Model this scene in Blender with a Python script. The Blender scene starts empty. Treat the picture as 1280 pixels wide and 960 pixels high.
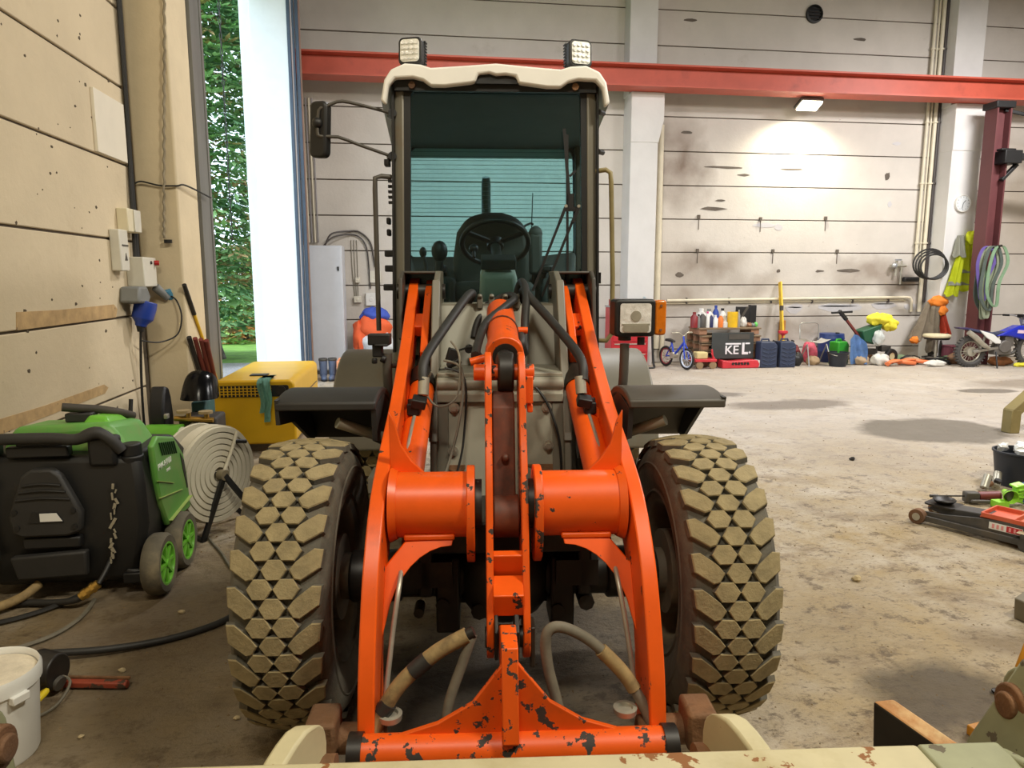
import bpy, bmesh, math, random
from math import sin, cos, pi, radians, sqrt, atan2
from mathutils import Vector, Matrix, Euler
S = bpy.context.scene
COL = S.collection
# ------------------------------------------------------------------ camera, sky, lamps, exposure
cam_d = bpy.data.cameras.new('camera'); cam = bpy.data.objects.new('camera', cam_d); COL.objects.link(cam)
cam_d.sensor_width = 36; cam_d.lens = 887 / 1280 * 36; cam_d.clip_start = 0.05; cam_d.clip_end = 300
cam.location = (0, 0, 1.7); cam.rotation_euler = (radians(90 - 8.5), 0, radians(-7.7))
S.camera = cam
W = bpy.data.worlds.new('overcast_sky'); S.world = W; W.use_nodes = True
bg = W.node_tree.nodes['Background']; bg.inputs[0].default_value = (0.70, 0.84, 1.0, 1); bg.inputs[1].default_value = 3.2
def area(name, loc, aim, power, size, col):
    d = bpy.data.lights.new(name, 'AREA'); d.energy = power; d.shape = 'RECTANGLE'; d.size = size[0]; d.size_y = size[1]; d.color = col
    o = bpy.data.objects.new(name, d); COL.objects.link(o); o.location = loc
    o.rotation_euler = (Vector(aim) - Vector(loc)).to_track_quat('-Z', 'Y').to_euler(); return o
WARM = (1.0, 0.92, 0.74); NEUT = (1.0, 0.97, 0.95)
area('hall_lamp', (-0.6, -0.8, 6.4), (-0.6, 3.0, 0), 120, (1.2, 0.4), WARM)
area('hall_lamp', (3.6, 0.4, 6.4), (1.8, 3.2, 0), 270, (1.2, 0.4), WARM)
area('hall_lamp', (7.5, 5.0, 6.2), (7.0, 6.5, 0), 330, (1.6, 0.5), NEUT)
area('hall_lamp', (2.0, 8.5, 6.2), (1.6, 9.5, 0), 230, (1.6, 0.5), NEUT)
area('hall_lamp', (10.5, 9.5, 6.0), (10.5, 11.3, 0), 320, (1.6, 0.5), NEUT)
S.view_settings.view_transform = 'Standard'; S.view_settings.look = 'None'
S.view_settings.exposure = 0.3; S.view_settings.gamma = 1.0; S.view_settings.use_curve_mapping = False

# ------------------------------------------------------------------ materials
def lin(c):
    return tuple(((v / 255 / 12.92) if v / 255 <= 0.04045 else ((v / 255 + 0.055) / 1.055) ** 2.4) for v in c) + (1,)
MATS = {}
def mat(name, rgb, rough=0.6, metal=0.0, var=0.12, scale=6.0, bump=0.0, bscale=None, chip=None, chip_thr=0.63, chip_scale=14, dirt=None, dirt_thr=0.5, dirt_scale=3, dirt_amt=0.7, emit=0, coat=0, stretch=(1, 1, 1), spec=0.5):
    """procedural paint / plastic / concrete: colour + soft variation, optional dirt blotches, optional paint chips"""
    if name in MATS: return MATS[name]
    m = bpy.data.materials.new(name); MATS[name] = m; m.use_nodes = True
    nt = m.node_tree; N = nt.nodes; K = nt.links; p = N['Principled BSDF']
    p.inputs['Roughness'].default_value = rough; p.inputs['Metallic'].default_value = metal
    p.inputs['Specular IOR Level'].default_value = spec
    if coat: p.inputs['Coat Weight'].default_value = coat
    c = lin(rgb)
    tc = N.new('ShaderNodeTexCoord'); mp = N.new('ShaderNodeMapping'); mp.inputs['Scale'].default_value = stretch
    K.new(tc.outputs['Object'], mp.inputs[0]); vec = mp.outputs[0]
    def noise(sc, det=4, ro=0.6):
        n = N.new('ShaderNodeTexNoise'); n.inputs['Scale'].default_value = sc; n.inputs['Detail'].default_value = det
        n.inputs['Roughness'].default_value = ro; K.new(vec, n.inputs['Vector']); return n.outputs['Fac']
    def ramp(src, a, b):
        r = N.new('ShaderNodeMapRange'); r.inputs[1].default_value = a; r.inputs[2].default_value = b; r.clamp = True
        K.new(src, r.inputs[0]); return r.outputs[0]
    def mix(fac, a, b):
        x = N.new('ShaderNodeMix'); x.data_type = 'RGBA'
        K.new(fac, x.inputs[0])
        for s, v in ((6, a), (7, b)):
            if isinstance(v, tuple): x.inputs[s].default_value = v
            else: K.new(v, x.inputs[s])
        return x.outputs[2]
    out = None
    if var > 0:
        lo = tuple(v * (1 - var) for v in c[:3]) + (1,); hi = tuple(min(1, v * (1 + var)) for v in c[:3]) + (1,)
        out = mix(ramp(noise(scale), 0.3, 0.7), lo, hi)
    if dirt:
        f = ramp(noise(dirt_scale, 6, 0.65), dirt_thr, dirt_thr + 0.18)
        s = N.new('ShaderNodeMath'); s.operation = 'MULTIPLY'; s.inputs[1].default_value = dirt_amt; K.new(f, s.inputs[0])
        out = mix(s.outputs[0], out if out else c, lin(dirt))
    if chip:
        f = ramp(noise(chip_scale, 5, 0.6), chip_thr, chip_thr + 0.015)
        out = mix(f, out if out else c, lin(chip))
        r = N.new('ShaderNodeMapRange'); r.inputs[3].default_value = rough; r.inputs[4].default_value = 0.8; K.new(f, r.inputs[0]); K.new(r.outputs[0], p.inputs['Roughness'])
    if out: K.new(out, p.inputs['Base Color'])
    else: p.inputs['Base Color'].default_value = c
    if bump:
        b = N.new('ShaderNodeBump'); b.inputs['Strength'].default_value = bump; b.inputs['Distance'].default_value = 0.02
        K.new(noise(bscale or scale * 4, 5, 0.65), b.inputs['Height']); K.new(b.outputs[0], p.inputs['Normal'])
    if emit:
        p.inputs['Emission Color'].default_value = c; p.inputs['Emission Strength'].default_value = emit
    return m
def glass(name, rgb, rough=0.02, refl=0.06):
    m = bpy.data.materials.new(name); MATS[name] = m; m.use_nodes = True; nt = m.node_tree; N = nt.nodes; K = nt.links; N.clear()
    t = N.new('ShaderNodeBsdfTransparent'); t.inputs[0].default_value = rgb + (1,)
    g = N.new('ShaderNodeBsdfGlossy'); g.inputs['Roughness'].default_value = rough
    f = N.new('ShaderNodeFresnel'); f.inputs[0].default_value = 1.45
    x = N.new('ShaderNodeMixShader'); o = N.new('ShaderNodeOutputMaterial')
    K.new(f.outputs[0], x.inputs[0]); K.new(t.outputs[0], x.inputs[1]); K.new(g.outputs[0], x.inputs[2]); K.new(x.outputs[0], o.inputs[0])
    return m

# ------------------------------------------------------------------ mesh builder
class B:
    def __init__(s): s.bm = bmesh.new(); s.mi = 0
    def _f(s, vs):
        try:
            f = s.bm.faces.new(vs); f.material_index = s.mi; return f
        except ValueError: return None
    def slot(s, i): s.mi = i; return s
    def hexa(s, P):
        v = [s.bm.verts.new(p) for p in P]
        for q in ((3, 2, 1, 0), (4, 5, 6, 7), (0, 1, 5, 4), (1, 2, 6, 5), (2, 3, 7, 6), (3, 0, 4, 7)): s._f([v[i] for i in q])
        return s
    def box(s, c, d, rot=None):
        M = Euler(rot).to_matrix() if rot else Matrix.Identity(3); c = Vector(c); x, y, z = d[0] / 2, d[1] / 2, d[2] / 2
        return s.hexa([c + M @ Vector(p) for p in ((-x, -y, -z), (x, -y, -z), (x, y, -z), (-x, y, -z), (-x, -y, z), (x, -y, z), (x, y, z), (-x, y, z))])
    def bar(s, p, q, w, h, upv=(0, 0, 1)):
        p, q = Vector(p), Vector(q); d = (q - p).normalized(); u = Vector(upv)
        if abs(d.dot(u)) > 0.98: u = Vector((0, 1, 0))
        sx = d.cross(u).normalized() * w / 2; sy = sx.normalized().cross(d).normalized() * h / 2
        return s.hexa([p - sx - sy, p + sx - sy, p + sx + sy, p - sx + sy, q - sx - sy, q + sx - sy, q + sx + sy, q - sx + sy])
    def _ring(s, c, a, b, ra, rb, n, ph=0): return [s.bm.verts.new(c + a * (ra * cos(2 * pi * i / n + ph)) + b * (rb * sin(2 * pi * i / n + ph))) for i in range(n)]
    def _frame(s, d):
        d = d.normalized(); a = d.cross(Vector((0, 0, 1)))
        if a.length < 1e-3: a = Vector((1, 0, 0))
        a.normalize(); return a, d.cross(a).normalized()
    def cyl(s, p, q, r, r2=None, n=16, caps=True):
        p, q = Vector(p), Vector(q); a, b = s._frame(q - p); r2 = r if r2 is None else r2
        A = s._ring(p, a, b, r, r, n); C = s._ring(q, a, b, r2, r2, n)
        for i in range(n): s._f([A[i], A[(i + 1) % n], C[(i + 1) % n], C[i]])
        if caps: s._f(A[::-1]); s._f(C)
        return s
    def lathe(s, prof, o=(0, 0, 0), d=(0, 0, 1), n=20, sy=1.0, arc=None):
        """prof: list of (radius, height along d)"""
        o = Vector(o); d = Vector(d).normalized(); a, b = s._frame(d); R = []
        for r, h in prof:
            c = o + d * h
            R.append([s.bm.verts.new(c)] if r < 1e-5 else s._ring(c, a, b, r, r * sy, n))
        for A, C in zip(R, R[1:]):
            for i in range(n):
                j = (i + 1) % n
                if len(A) == 1 and len(C) == 1: continue
                if len(A) == 1: s._f([A[0], C[j], C[i]])
                elif len(C) == 1: s._f([A[i], A[j], C[0]])
                else: s._f([A[i], A[j], C[j], C[i]])
        return s
    def tube(s, pts, r, n=8, closed=False, sub=0):
        P = [Vector(p) for p in pts]
        if sub: P = spline(P, sub, closed)
        m = len(P); R = []; prev = None
        for i in range(m):
            t = (P[(i + 1) % m] - P[i - 1]) if (closed or 0 < i < m - 1) else (P[1] - P[0] if i == 0 else P[-1] - P[-2])
            t.normalize()
            if prev is None: a, b = s._frame(t)
            else:
                a = prev - t * prev.dot(t)
                if a.length < 1e-4: a, b = s._frame(t)
                a.normalize(); b = t.cross(a)
            prev = a; rr = r[min(i * len(r) // m, len(r) - 1)] if isinstance(r, (list, tuple)) else r
            R.append(s._ring(P[i], a, b, rr, rr, n))
        for i in range(m if closed else m - 1):
            A, C = R[i], R[(i + 1) % m]
            for k in range(n): s._f([A[k], A[(k + 1) % n], C[(k + 1) % n], C[k]])
        if not closed: s._f(R[0][::-1]); s._f(R[-1])
        return s
    def prism(s, pts, ax, a, b):
        """2D polygon extruded from a to b along axis ax; the 2D coordinates are the two other axes in order"""
        def v(p, h):
            l = list(p); l.insert('xyz'.index(ax), h); return s.bm.verts.new(l)
        A = [v(p, a) for p in pts]; C = [v(p, b) for p in pts]; n = len(pts)
        s._f(A[::-1]); s._f(C)
        for i in range(n): s._f([A[i], A[(i + 1) % n], C[(i + 1) % n], C[i]])
        return s
    def sph(s, c, r, nu=14, nv=8, rot=None):
        if not isinstance(r, (tuple, list)): r = (r, r, r)
        M = Euler(rot).to_matrix() if rot else Matrix.Identity(3); c = Vector(c); R = []
        for j in range(nv + 1):
            t = pi * j / nv
            if j in (0, nv): R.append([s.bm.verts.new(c + M @ Vector((0, 0, r[2] * cos(t))))])
            else: R.append([s.bm.verts.new(c + M @ Vector((r[0] * sin(t) * cos(2 * pi * i / nu), r[1] * sin(t) * sin(2 * pi * i / nu), r[2] * cos(t)))) for i in range(nu)])
        for A, C in zip(R, R[1:]):
            for i in range(nu):
                j = (i + 1) % nu
                if len(A) == 1: s._f([A[0], C[i], C[j]])
                elif len(C) == 1: s._f([A[i], C[0], A[j]])
                else: s._f([A[i], C[i], C[j], A[j]])
        return s
    def loft(s, rings):
        """closed skin through a list of equal-length point rings"""
        R = [[s.bm.verts.new(p) for p in r] for r in rings]; n = len(R[0])
        for A, C in zip(R, R[1:]):
            for i in range(n): s._f([A[i], A[(i + 1) % n], C[(i + 1) % n], C[i]])
        s._f(R[0][::-1]); s._f(R[-1]); return s
    def grid(s, fn, nu, nv, thick=0.0):
        """surface fn(u,v)->point, optional second skin offset for thickness"""
        V = [[s.bm.verts.new(fn(i / nu, j / nv)) for j in range(nv + 1)] for i in range(nu + 1)]
        fs = []
        for i in range(nu):
            for j in range(nv): fs.append(s._f([V[i][j], V[i + 1][j], V[i + 1][j + 1], V[i][j + 1]]))
        if thick: bmesh.ops.solidify(s.bm, geom=[f for f in fs if f], thickness=thick)
        return s
    def jitter(s, a, seed=1):
        R = random.Random(seed)
        for v in s.bm.verts: v.co += Vector((R.uniform(-a, a), R.uniform(-a, a), R.uniform(-a, a)))
        return s
    def xf(s, M):
        for v in s.bm.verts: v.co = M @ v.co
        return s
    def islands(s):
        seen = set(); out = []
        for v in s.bm.verts:
            if v in seen: continue
            st = [v]; seen.add(v); comp = []
            while st:
                a = st.pop(); comp.append(a)
                for e in a.link_edges:
                    o = e.other_vert(a)
                    if o not in seen: seen.add(o); st.append(o)
            out.append(comp)
        return out
    def each(s, name, m, parent=None, **kw):
        """every loose piece becomes an object of its own"""
        s.bm.verts.index_update(); res = []
        for comp in s.islands():
            n = B(); mp = {v: n.bm.verts.new(v.co) for v in comp}
            for f in {f for v in comp for f in v.link_faces}:
                g = n.bm.faces.new([mp[v] for v in f.verts]); g.material_index = f.material_index
            res.append(n.done(name, m, parent, **kw))
        s.bm.free(); return res
    def done(s, name, m, parent=None, loc=None, rz=0, bevel=0, seg=2, sub=0, ang=50, kind=None, rot=None):
        bm = s.bm; bmesh.ops.recalc_face_normals(bm, faces=bm.faces)
        for e in bm.edges:
            e.smooth = not (len(e.link_faces) == 2 and e.calc_face_angle(0) > radians(ang))
        for f in bm.faces: f.smooth = True
        me = bpy.data.meshes.new(name); bm.to_mesh(me); bm.free()
        for x in (m if isinstance(m, (list, tuple)) else [m]): me.materials.append(x)
        o = bpy.data.objects.new(name, me); COL.objects.link(o)
        if parent: o.parent = parent
        if loc: o.location = loc
        if rz: o.rotation_euler.z = rz
        if rot: o.rotation_euler = rot
        if bevel:
            d = o.modifiers.new('bevel', 'BEVEL'); d.width = bevel; d.segments = seg; d.limit_method = 'ANGLE'; d.angle_limit = radians(30)
        if sub:
            d = o.modifiers.new('subdivision', 'SUBSURF'); d.levels = d.render_levels = sub
        if kind: o['kind'] = kind
        return o
def spline(P, k, closed=False):
    out = []; n = len(P); rng = n if closed else n - 1
    for i in range(rng):
        if closed: a, b, c, d = P[i - 1], P[i], P[(i + 1) % n], P[(i + 2) % n]
        else: a, b, c, d = P[max(i - 1, 0)], P[i], P[i + 1], P[min(i + 2, n - 1)]
        for j in range(k):
            t = j / k
            out.append(0.5 * (2 * b + (c - a) * t + (2 * a - 5 * b + 4 * c - d) * t * t + (3 * b - a - 3 * c + d) * t ** 3))
    if not closed: out.append(P[-1].copy())
    return out
def tag(o, label, cat, group=None, kind=None):
    o['label'] = label; o['category'] = cat
    if group: o['group'] = group
    if kind: o['kind'] = kind
    return o
def thing(name, label, cat, loc=(0, 0, 0), rz=0, group=None):
    o = bpy.data.objects.new(name, None); COL.objects.link(o); o.empty_display_size = 0.1
    o.location = loc; o.rotation_euler.z = rz
    return tag(o, label, cat, group)
def struct(o): o['kind'] = 'structure'; return o
def copy_of(o, parent=None):
    c = o.copy(); COL.objects.link(c); c.parent = parent
    for ch in o.children: copy_of(ch, c)
    return c
def rect(x0, y0, x1, y1, r=0.0, k=4):
    if r <= 0: return [(x0, y0), (x1, y0), (x1, y1), (x0, y1)]
    out = []
    for cx, cy, a in ((x1 - r, y0 + r, -90), (x1 - r, y1 - r, 0), (x0 + r, y1 - r, 90), (x0 + r, y0 + r, 180)):
        for i in range(k + 1):
            t = radians(a + 90 * i / k); out.append((cx + r * cos(t), cy + r * sin(t)))
    return out
def text(body, size, m, parent, loc, rot, name='lettering', ex=0.002, sx=1.0):
    d = bpy.data.curves.new(name, 'FONT'); d.body = body; d.size = size; d.extrude = ex; d.offset = size * 0.012
    d.align_x = 'CENTER'; d.align_y = 'CENTER'; d.resolution_u = 2
    t = bpy.data.objects.new(name, d); COL.objects.link(t)
    bpy.context.view_layer.update()
    me = bpy.data.meshes.new_from_object(t); bpy.data.objects.remove(t); me.name = name
    me.materials.clear(); me.materials.append(m)
    o = bpy.data.objects.new(name, me); COL.objects.link(o); o.parent = parent; o.location = loc; o.rotation_euler = rot; o.scale.x = sx
    return o
# ------------------------------------------------------------------ palette
ORANGE = mat('orange_paint', (230, 90, 16), 0.38, var=0.10, scale=5, chip=(52, 47, 44), chip_thr=0.67, chip_scale=16, dirt=(120, 52, 28), dirt_thr=0.6, dirt_scale=4, dirt_amt=0.45)
ORANGE_W = mat('orange_paint_worn', (228, 90, 18), 0.42, var=0.10, scale=5, chip=(60, 54, 50), chip_thr=0.575, chip_scale=20, dirt=(120, 56, 32), dirt_thr=0.6, dirt_amt=0.4)
PRIMER = mat('red_brown_primer', (106, 50, 28), 0.6, var=0.25, scale=9, dirt=(50, 40, 32), dirt_thr=0.44, dirt_scale=6)
GREASE = mat('greasy_black', (34, 30, 27), 0.45, var=0.3, scale=12, dirt=(70, 58, 42), dirt_thr=0.55)
GREY = mat('loader_grey_paint', (112, 108, 96), 0.45, var=0.10, scale=3, dirt=(112, 84, 54), dirt_thr=0.60, dirt_scale=4, dirt_amt=0.55)
GREYL = mat('loader_light_grey', (150, 148, 134), 0.45, var=0.10, scale=3, dirt=(120, 92, 60), dirt_thr=0.64, dirt_scale=5, dirt_amt=0.5)
FRAMEG = mat('dark_grey_paint', (74, 70, 64), 0.5, var=0.15, scale=6)
BLACK = mat('black_plastic', (26, 26, 27), 0.5, var=0.15, scale=10)
BLACKD = mat('dusty_black_plastic', (44, 43, 42), 0.6, var=0.2, scale=5, dirt=(92, 84, 72), dirt_thr=0.6, dirt_scale=5, dirt_amt=0.35)
RUBBER = mat('rubber_hose', (40, 39, 38), 0.55, var=0.2, scale=20, dirt=(90, 80, 62), dirt_thr=0.6, dirt_amt=0.4)
STEEL = mat('zinc_steel', (176, 172, 158), 0.4, 0.5, var=0.15, scale=12)
CREAMROOF = mat('cream_roof', (234, 233, 228), 0.45, var=0.05, scale=4)
SILVER = mat('silver_reflector', (240, 240, 236), 0.25, 0.25, var=0.2, scale=24, bump=0.35, bscale=34)
RUST = mat('rusty_steel', (128, 92, 62), 0.75, 0.2, var=0.35, scale=12, bump=0.3, dirt=(60, 50, 44), dirt_thr=0.5)
CREAM = mat('worn_cream_paint', (190, 181, 145), 0.55, var=0.1, scale=5, chip=(134, 88, 48), chip_thr=0.60, chip_scale=9, dirt=(160, 146, 100), dirt_thr=0.5, dirt_scale=3)
WHITEP = mat('white_plastic', (226, 226, 222), 0.45, var=0.04, scale=3)
WHITEW = mat('off_white_paint', (214, 212, 206), 0.6, var=0.06, scale=3)
TREADTOP = mat('dusty_tread', (146, 132, 98), 0.9, var=0.22, scale=18, bump=0.3, dirt=(92, 82, 68), dirt_thr=0.6, dirt_scale=9, dirt_amt=0.6)
TYREDARK = mat('tyre_rubber', (92, 88, 78), 0.85, var=0.25, scale=10, bump=0.25, dirt=(112, 100, 78), dirt_thr=0.52, dirt_scale=7, dirt_amt=0.6)

# ------------------------------------------------------------------ the hall
def concrete(name, base, spots, spots2, thr=0.6, bump=0.25, sc=1.2):
    m = mat(name, base, 0.85, var=0.07, scale=sc, bump=bump, bscale=18, dirt=spots, dirt_thr=thr, dirt_scale=1.3, dirt_amt=0.5, chip=spots2, chip_thr=0.735, chip_scale=9)
    return m
WALLL = concrete('cream_concrete_left', (206, 190, 160), (176, 158, 128), (120, 104, 82), 0.6)
WALLB = concrete('grey_white_concrete', (198, 192, 184), (150, 138, 124), (128, 118, 108), 0.62)
def stain_wall(m, spots):
    nt = m.node_tree; N = nt.nodes; K = nt.links; p = N['Principled BSDF']; cur = p.inputs['Base Color'].links[0].from_socket
    tc = N.new('ShaderNodeTexCoord'); nz = N.new('ShaderNodeTexNoise'); nz.inputs['Scale'].default_value = 1.8; nz.inputs['Detail'].default_value = 6; K.new(tc.outputs['Object'], nz.inputs['Vector'])
    for x, z, rx, rz_, col, amt in spots:
        a = N.new('ShaderNodeVectorMath'); a.operation = 'MULTIPLY_ADD'; K.new(nz.outputs['Color'], a.inputs[0]); a.inputs[1].default_value = (1.1, 0, 1.1); a.inputs[2].default_value = (-x - .55, 0, -z - .55)
        s = N.new('ShaderNodeVectorMath'); s.operation = 'ADD'; K.new(tc.outputs['Object'], s.inputs[0]); K.new(a.outputs[0], s.inputs[1])
        q = N.new('ShaderNodeVectorMath'); q.operation = 'MULTIPLY'; K.new(s.outputs[0], q.inputs[0]); q.inputs[1].default_value = (1 / rx, 0, 1 / rz_)
        l = N.new('ShaderNodeVectorMath'); l.operation = 'LENGTH'; K.new(q.outputs[0], l.inputs[0])
        r = N.new('ShaderNodeMapRange'); r.inputs[1].default_value = 1.25; r.inputs[2].default_value = .1; r.inputs[3].default_value = 0; r.inputs[4].default_value = amt; K.new(l.outputs['Value'], r.inputs[0])
        x_ = N.new('ShaderNodeMix'); x_.data_type = 'RGBA'; K.new(r.outputs[0], x_.inputs[0]); K.new(cur, x_.inputs[6]); x_.inputs[7].default_value = lin(col); cur = x_.outputs[2]
    K.new(cur, p.inputs['Base Color'])
# soot and oil marks on the wall panels: x, z, half sizes, colour, strength
stain_wall(WALLB, [(5.25, 3.95, .5, .9, (110, 92, 78), .85), (5.8, 1.95, .9, .45, (120, 104, 88), .75), (5.3, 1.25, .7, .4, (128, 112, 96), .6), (9.4, 1.8, 1.0, .35, (128, 112, 98), .7), (10.1, 1.5, .5, .3, (112, 98, 86), .7), (8.0, .7, 1.6, .35, (140, 126, 110), .6), (12.6, 3.3, 1.0, 1.6, (150, 134, 112), .6), (6.9, 1.5, .6, .3, (140, 126, 112), .5)])
JOINT = mat('dark_joint_mortar', (92, 82, 70), 0.9, var=0.2)  # dark backing that shows in the gaps between wall panels
PILL = mat('white_concrete_pillar', (208, 206, 204), 0.8, var=0.05, scale=2, bump=0.15)
PILLC = mat('cream_concrete_pillar', (208, 192, 160), 0.85, var=0.07, scale=2, bump=0.2, chip=(110, 96, 78), chip_thr=0.74, chip_scale=10)

def floor_material():
    m = bpy.data.materials.new('dirty_concrete_floor'); m.use_nodes = True; nt = m.node_tree; N = nt.nodes; K = nt.links; p = N['Principled BSDF']
    tc = N.new('ShaderNodeTexCoord'); vec = tc.outputs['Object']
    def noise(sc, det=6, ro=0.65, v=vec, dist=0.0):
        n = N.new('ShaderNodeTexNoise'); n.inputs['Scale'].default_value = sc; n.inputs['Detail'].default_value = det; n.inputs['Roughness'].default_value = ro
        n.inputs['Distortion'].default_value = dist; K.new(v, n.inputs['Vector']); return n
    def ramp(src, a, b, c=0.0, d=1.0):
        r = N.new('ShaderNodeMapRange'); r.inputs[1].default_value = a; r.inputs[2].default_value = b; r.inputs[3].default_value = c; r.inputs[4].default_value = d
        K.new(src, r.inputs[0]); return r.outputs[0]
    def mix(fac, a, b, mode='MIX'):
        x = N.new('ShaderNodeMix'); x.data_type = 'RGBA'; x.blend_type = mode; K.new(fac, x.inputs[0])
        for s, v in ((6, a), (7, b)):
            if isinstance(v, tuple): x.inputs[s].default_value = v
            else: K.new(v, x.inputs[s])
        return x.outputs[2]
    def mul(a, b):
        x = N.new('ShaderNodeMath'); x.operation = 'MULTIPLY'
        for i, v in enumerate((a, b)):
            if isinstance(v, (int, float)): x.inputs[i].default_value = v
            else: K.new(v, x.inputs[i])
        return x.outputs[0]
    base = mix(ramp(noise(0.55).outputs['Fac'], 0.36, 0.66), lin((148, 131, 100)), lin((192, 182, 166)))
    base = mix(ramp(noise(2.3, 8, 0.7).outputs['Fac'], 0.42, 0.66), base, lin((160, 140, 102)))
    # mud and dark spills, streaked across the bay
    mp = N.new('ShaderNodeMapping'); mp.inputs['Scale'].default_value = (1, 1.9, 1); mp.inputs['Rotation'].default_value = (0, 0, 0.35); K.new(vec, mp.inputs[0])
    n2 = noise(1.7, 8, 0.72, mp.outputs[0], 0.4).outputs['Fac']
    base = mix(mul(ramp(n2, 0.52, 0.66), 0.6), base, lin((104, 82, 56)))
    n3 = noise(7.0, 8, 0.75).outputs['Fac']
    base = mix(mul(ramp(n3, 0.54, 0.63), 0.8), base, lin((84, 68, 50)))
    mp2 = N.new('ShaderNodeMapping'); mp2.inputs['Scale'].default_value = (1, 2.2, 1); mp2.inputs['Rotation'].default_value = (0, 0, -0.25); K.new(vec, mp2.inputs[0])
    n4 = noise(22.0, 6, 0.75, mp2.outputs[0], 0.3).outputs['Fac']
    base = mix(mul(ramp(n4, 0.54, 0.66), 0.75), base, lin((78, 64, 48)))
    base = mix(mul(ramp(noise(14.0, 6, 0.7, mp2.outputs[0]).outputs['Fac'], 0.58, 0.72), 0.45), base, lin((196, 180, 150)))
    wob = noise(1.6, 5, 0.7).outputs['Color']
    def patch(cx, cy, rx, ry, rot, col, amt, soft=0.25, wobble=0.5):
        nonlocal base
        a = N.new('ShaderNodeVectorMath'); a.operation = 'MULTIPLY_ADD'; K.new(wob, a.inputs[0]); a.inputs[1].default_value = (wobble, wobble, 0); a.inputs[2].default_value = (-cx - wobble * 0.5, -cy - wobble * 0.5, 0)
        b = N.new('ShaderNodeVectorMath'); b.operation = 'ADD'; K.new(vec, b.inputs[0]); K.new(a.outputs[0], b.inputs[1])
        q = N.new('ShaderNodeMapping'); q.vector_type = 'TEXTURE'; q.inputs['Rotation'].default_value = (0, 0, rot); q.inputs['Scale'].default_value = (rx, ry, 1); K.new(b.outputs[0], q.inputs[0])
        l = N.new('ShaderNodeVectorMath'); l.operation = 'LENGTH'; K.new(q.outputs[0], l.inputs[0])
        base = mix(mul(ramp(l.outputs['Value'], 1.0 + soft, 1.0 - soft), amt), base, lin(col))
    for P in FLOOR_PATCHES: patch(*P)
    K.new(base, p.inputs['Base Color'])
    K.new(ramp(noise(1.1).outputs['Fac'], 0.35, 0.65, 0.55, 0.9), p.inputs['Roughness'])
    bb = N.new('ShaderNodeBump'); bb.inputs['Strength'].default_value = 0.8; bb.inputs['Distance'].default_value = 0.03
    K.new(noise(9, 9, 0.72).outputs['Fac'], bb.inputs['Height']); K.new(bb.outputs[0], p.inputs['Normal'])
    return m
FLOOR_PATCHES = [  # spills, mud and paler areas on the slab: x, y, half sizes, turn, colour, strength
    (7.0, 10.2, 7.5, 4.6, 0.0, (190, 183, 177), 0.55, 0.35, 1.5),  # large soft-edged paler area over the far slab
    (5.75, 7.15, 0.85, 0.62, 0.15, (112, 104, 92), 0.95, 0.10, 0.5), (5.0, 8.9, 0.9, 0.35, 0.1, (118, 108, 98), 0.85, 0.2, 0.6),
    (8.6, 9.6, 0.45, 0.22, 0.0, (104, 96, 86), 0.9, 0.12, 0.3), (10.2, 10.2, 1.3, 0.5, 0.1, (128, 116, 102), 0.8, 0.3, 0.6),
    (3.2, 10.6, 0.9, 0.4, 0.0, (120, 110, 102), 0.8, 0.25, 0.6), (4.3, 9.8, 0.5, 0.2, 0.1, (108, 100, 92), 0.8, 0.2, 0.4),
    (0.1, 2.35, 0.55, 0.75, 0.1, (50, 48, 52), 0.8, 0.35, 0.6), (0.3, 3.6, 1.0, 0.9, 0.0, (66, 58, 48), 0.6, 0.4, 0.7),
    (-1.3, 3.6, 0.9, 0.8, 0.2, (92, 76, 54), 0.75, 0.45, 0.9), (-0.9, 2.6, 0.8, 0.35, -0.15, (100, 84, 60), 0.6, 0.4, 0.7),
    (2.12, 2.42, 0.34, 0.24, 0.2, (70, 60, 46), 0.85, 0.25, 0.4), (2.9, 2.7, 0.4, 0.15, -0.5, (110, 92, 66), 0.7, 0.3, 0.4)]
FLOOR_PATCHES += [(1.35, 12.2, 1.0, 0.6, 0.0, (190, 190, 200), 0.5, 0.5, 0.6)]  # soft-edged area, paler and bluish, near the back wall
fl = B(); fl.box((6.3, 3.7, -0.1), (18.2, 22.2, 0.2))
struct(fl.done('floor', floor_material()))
XL = -2.4; YB = 13.8; XR = 15.2; YF = -7.2; ZC = 7.7
DOOR0, DOOR1, DOORZ = 7.7, 12.15, 6.4
HALLW = mat('hall_shell_paint', (196, 188, 172), 0.9, var=0.05, scale=1)
b = B(); b.box((6.3, 3.7, ZC + 0.1), (18.2, 22.2, 0.2)); struct(b.done('ceiling', mat('dark_steel_roof', (96, 94, 92), .7, var=.1)))
b = B(); b.box((XR + 0.1, 3.3, ZC / 2), (0.2, 21.0, ZC)); struct(b.done('wall_right', HALLW))
b = B(); b.box((6.3, YF - 0.1, ZC / 2), (17.8, 0.2, ZC)); struct(b.done('wall_front', HALLW))
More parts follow.
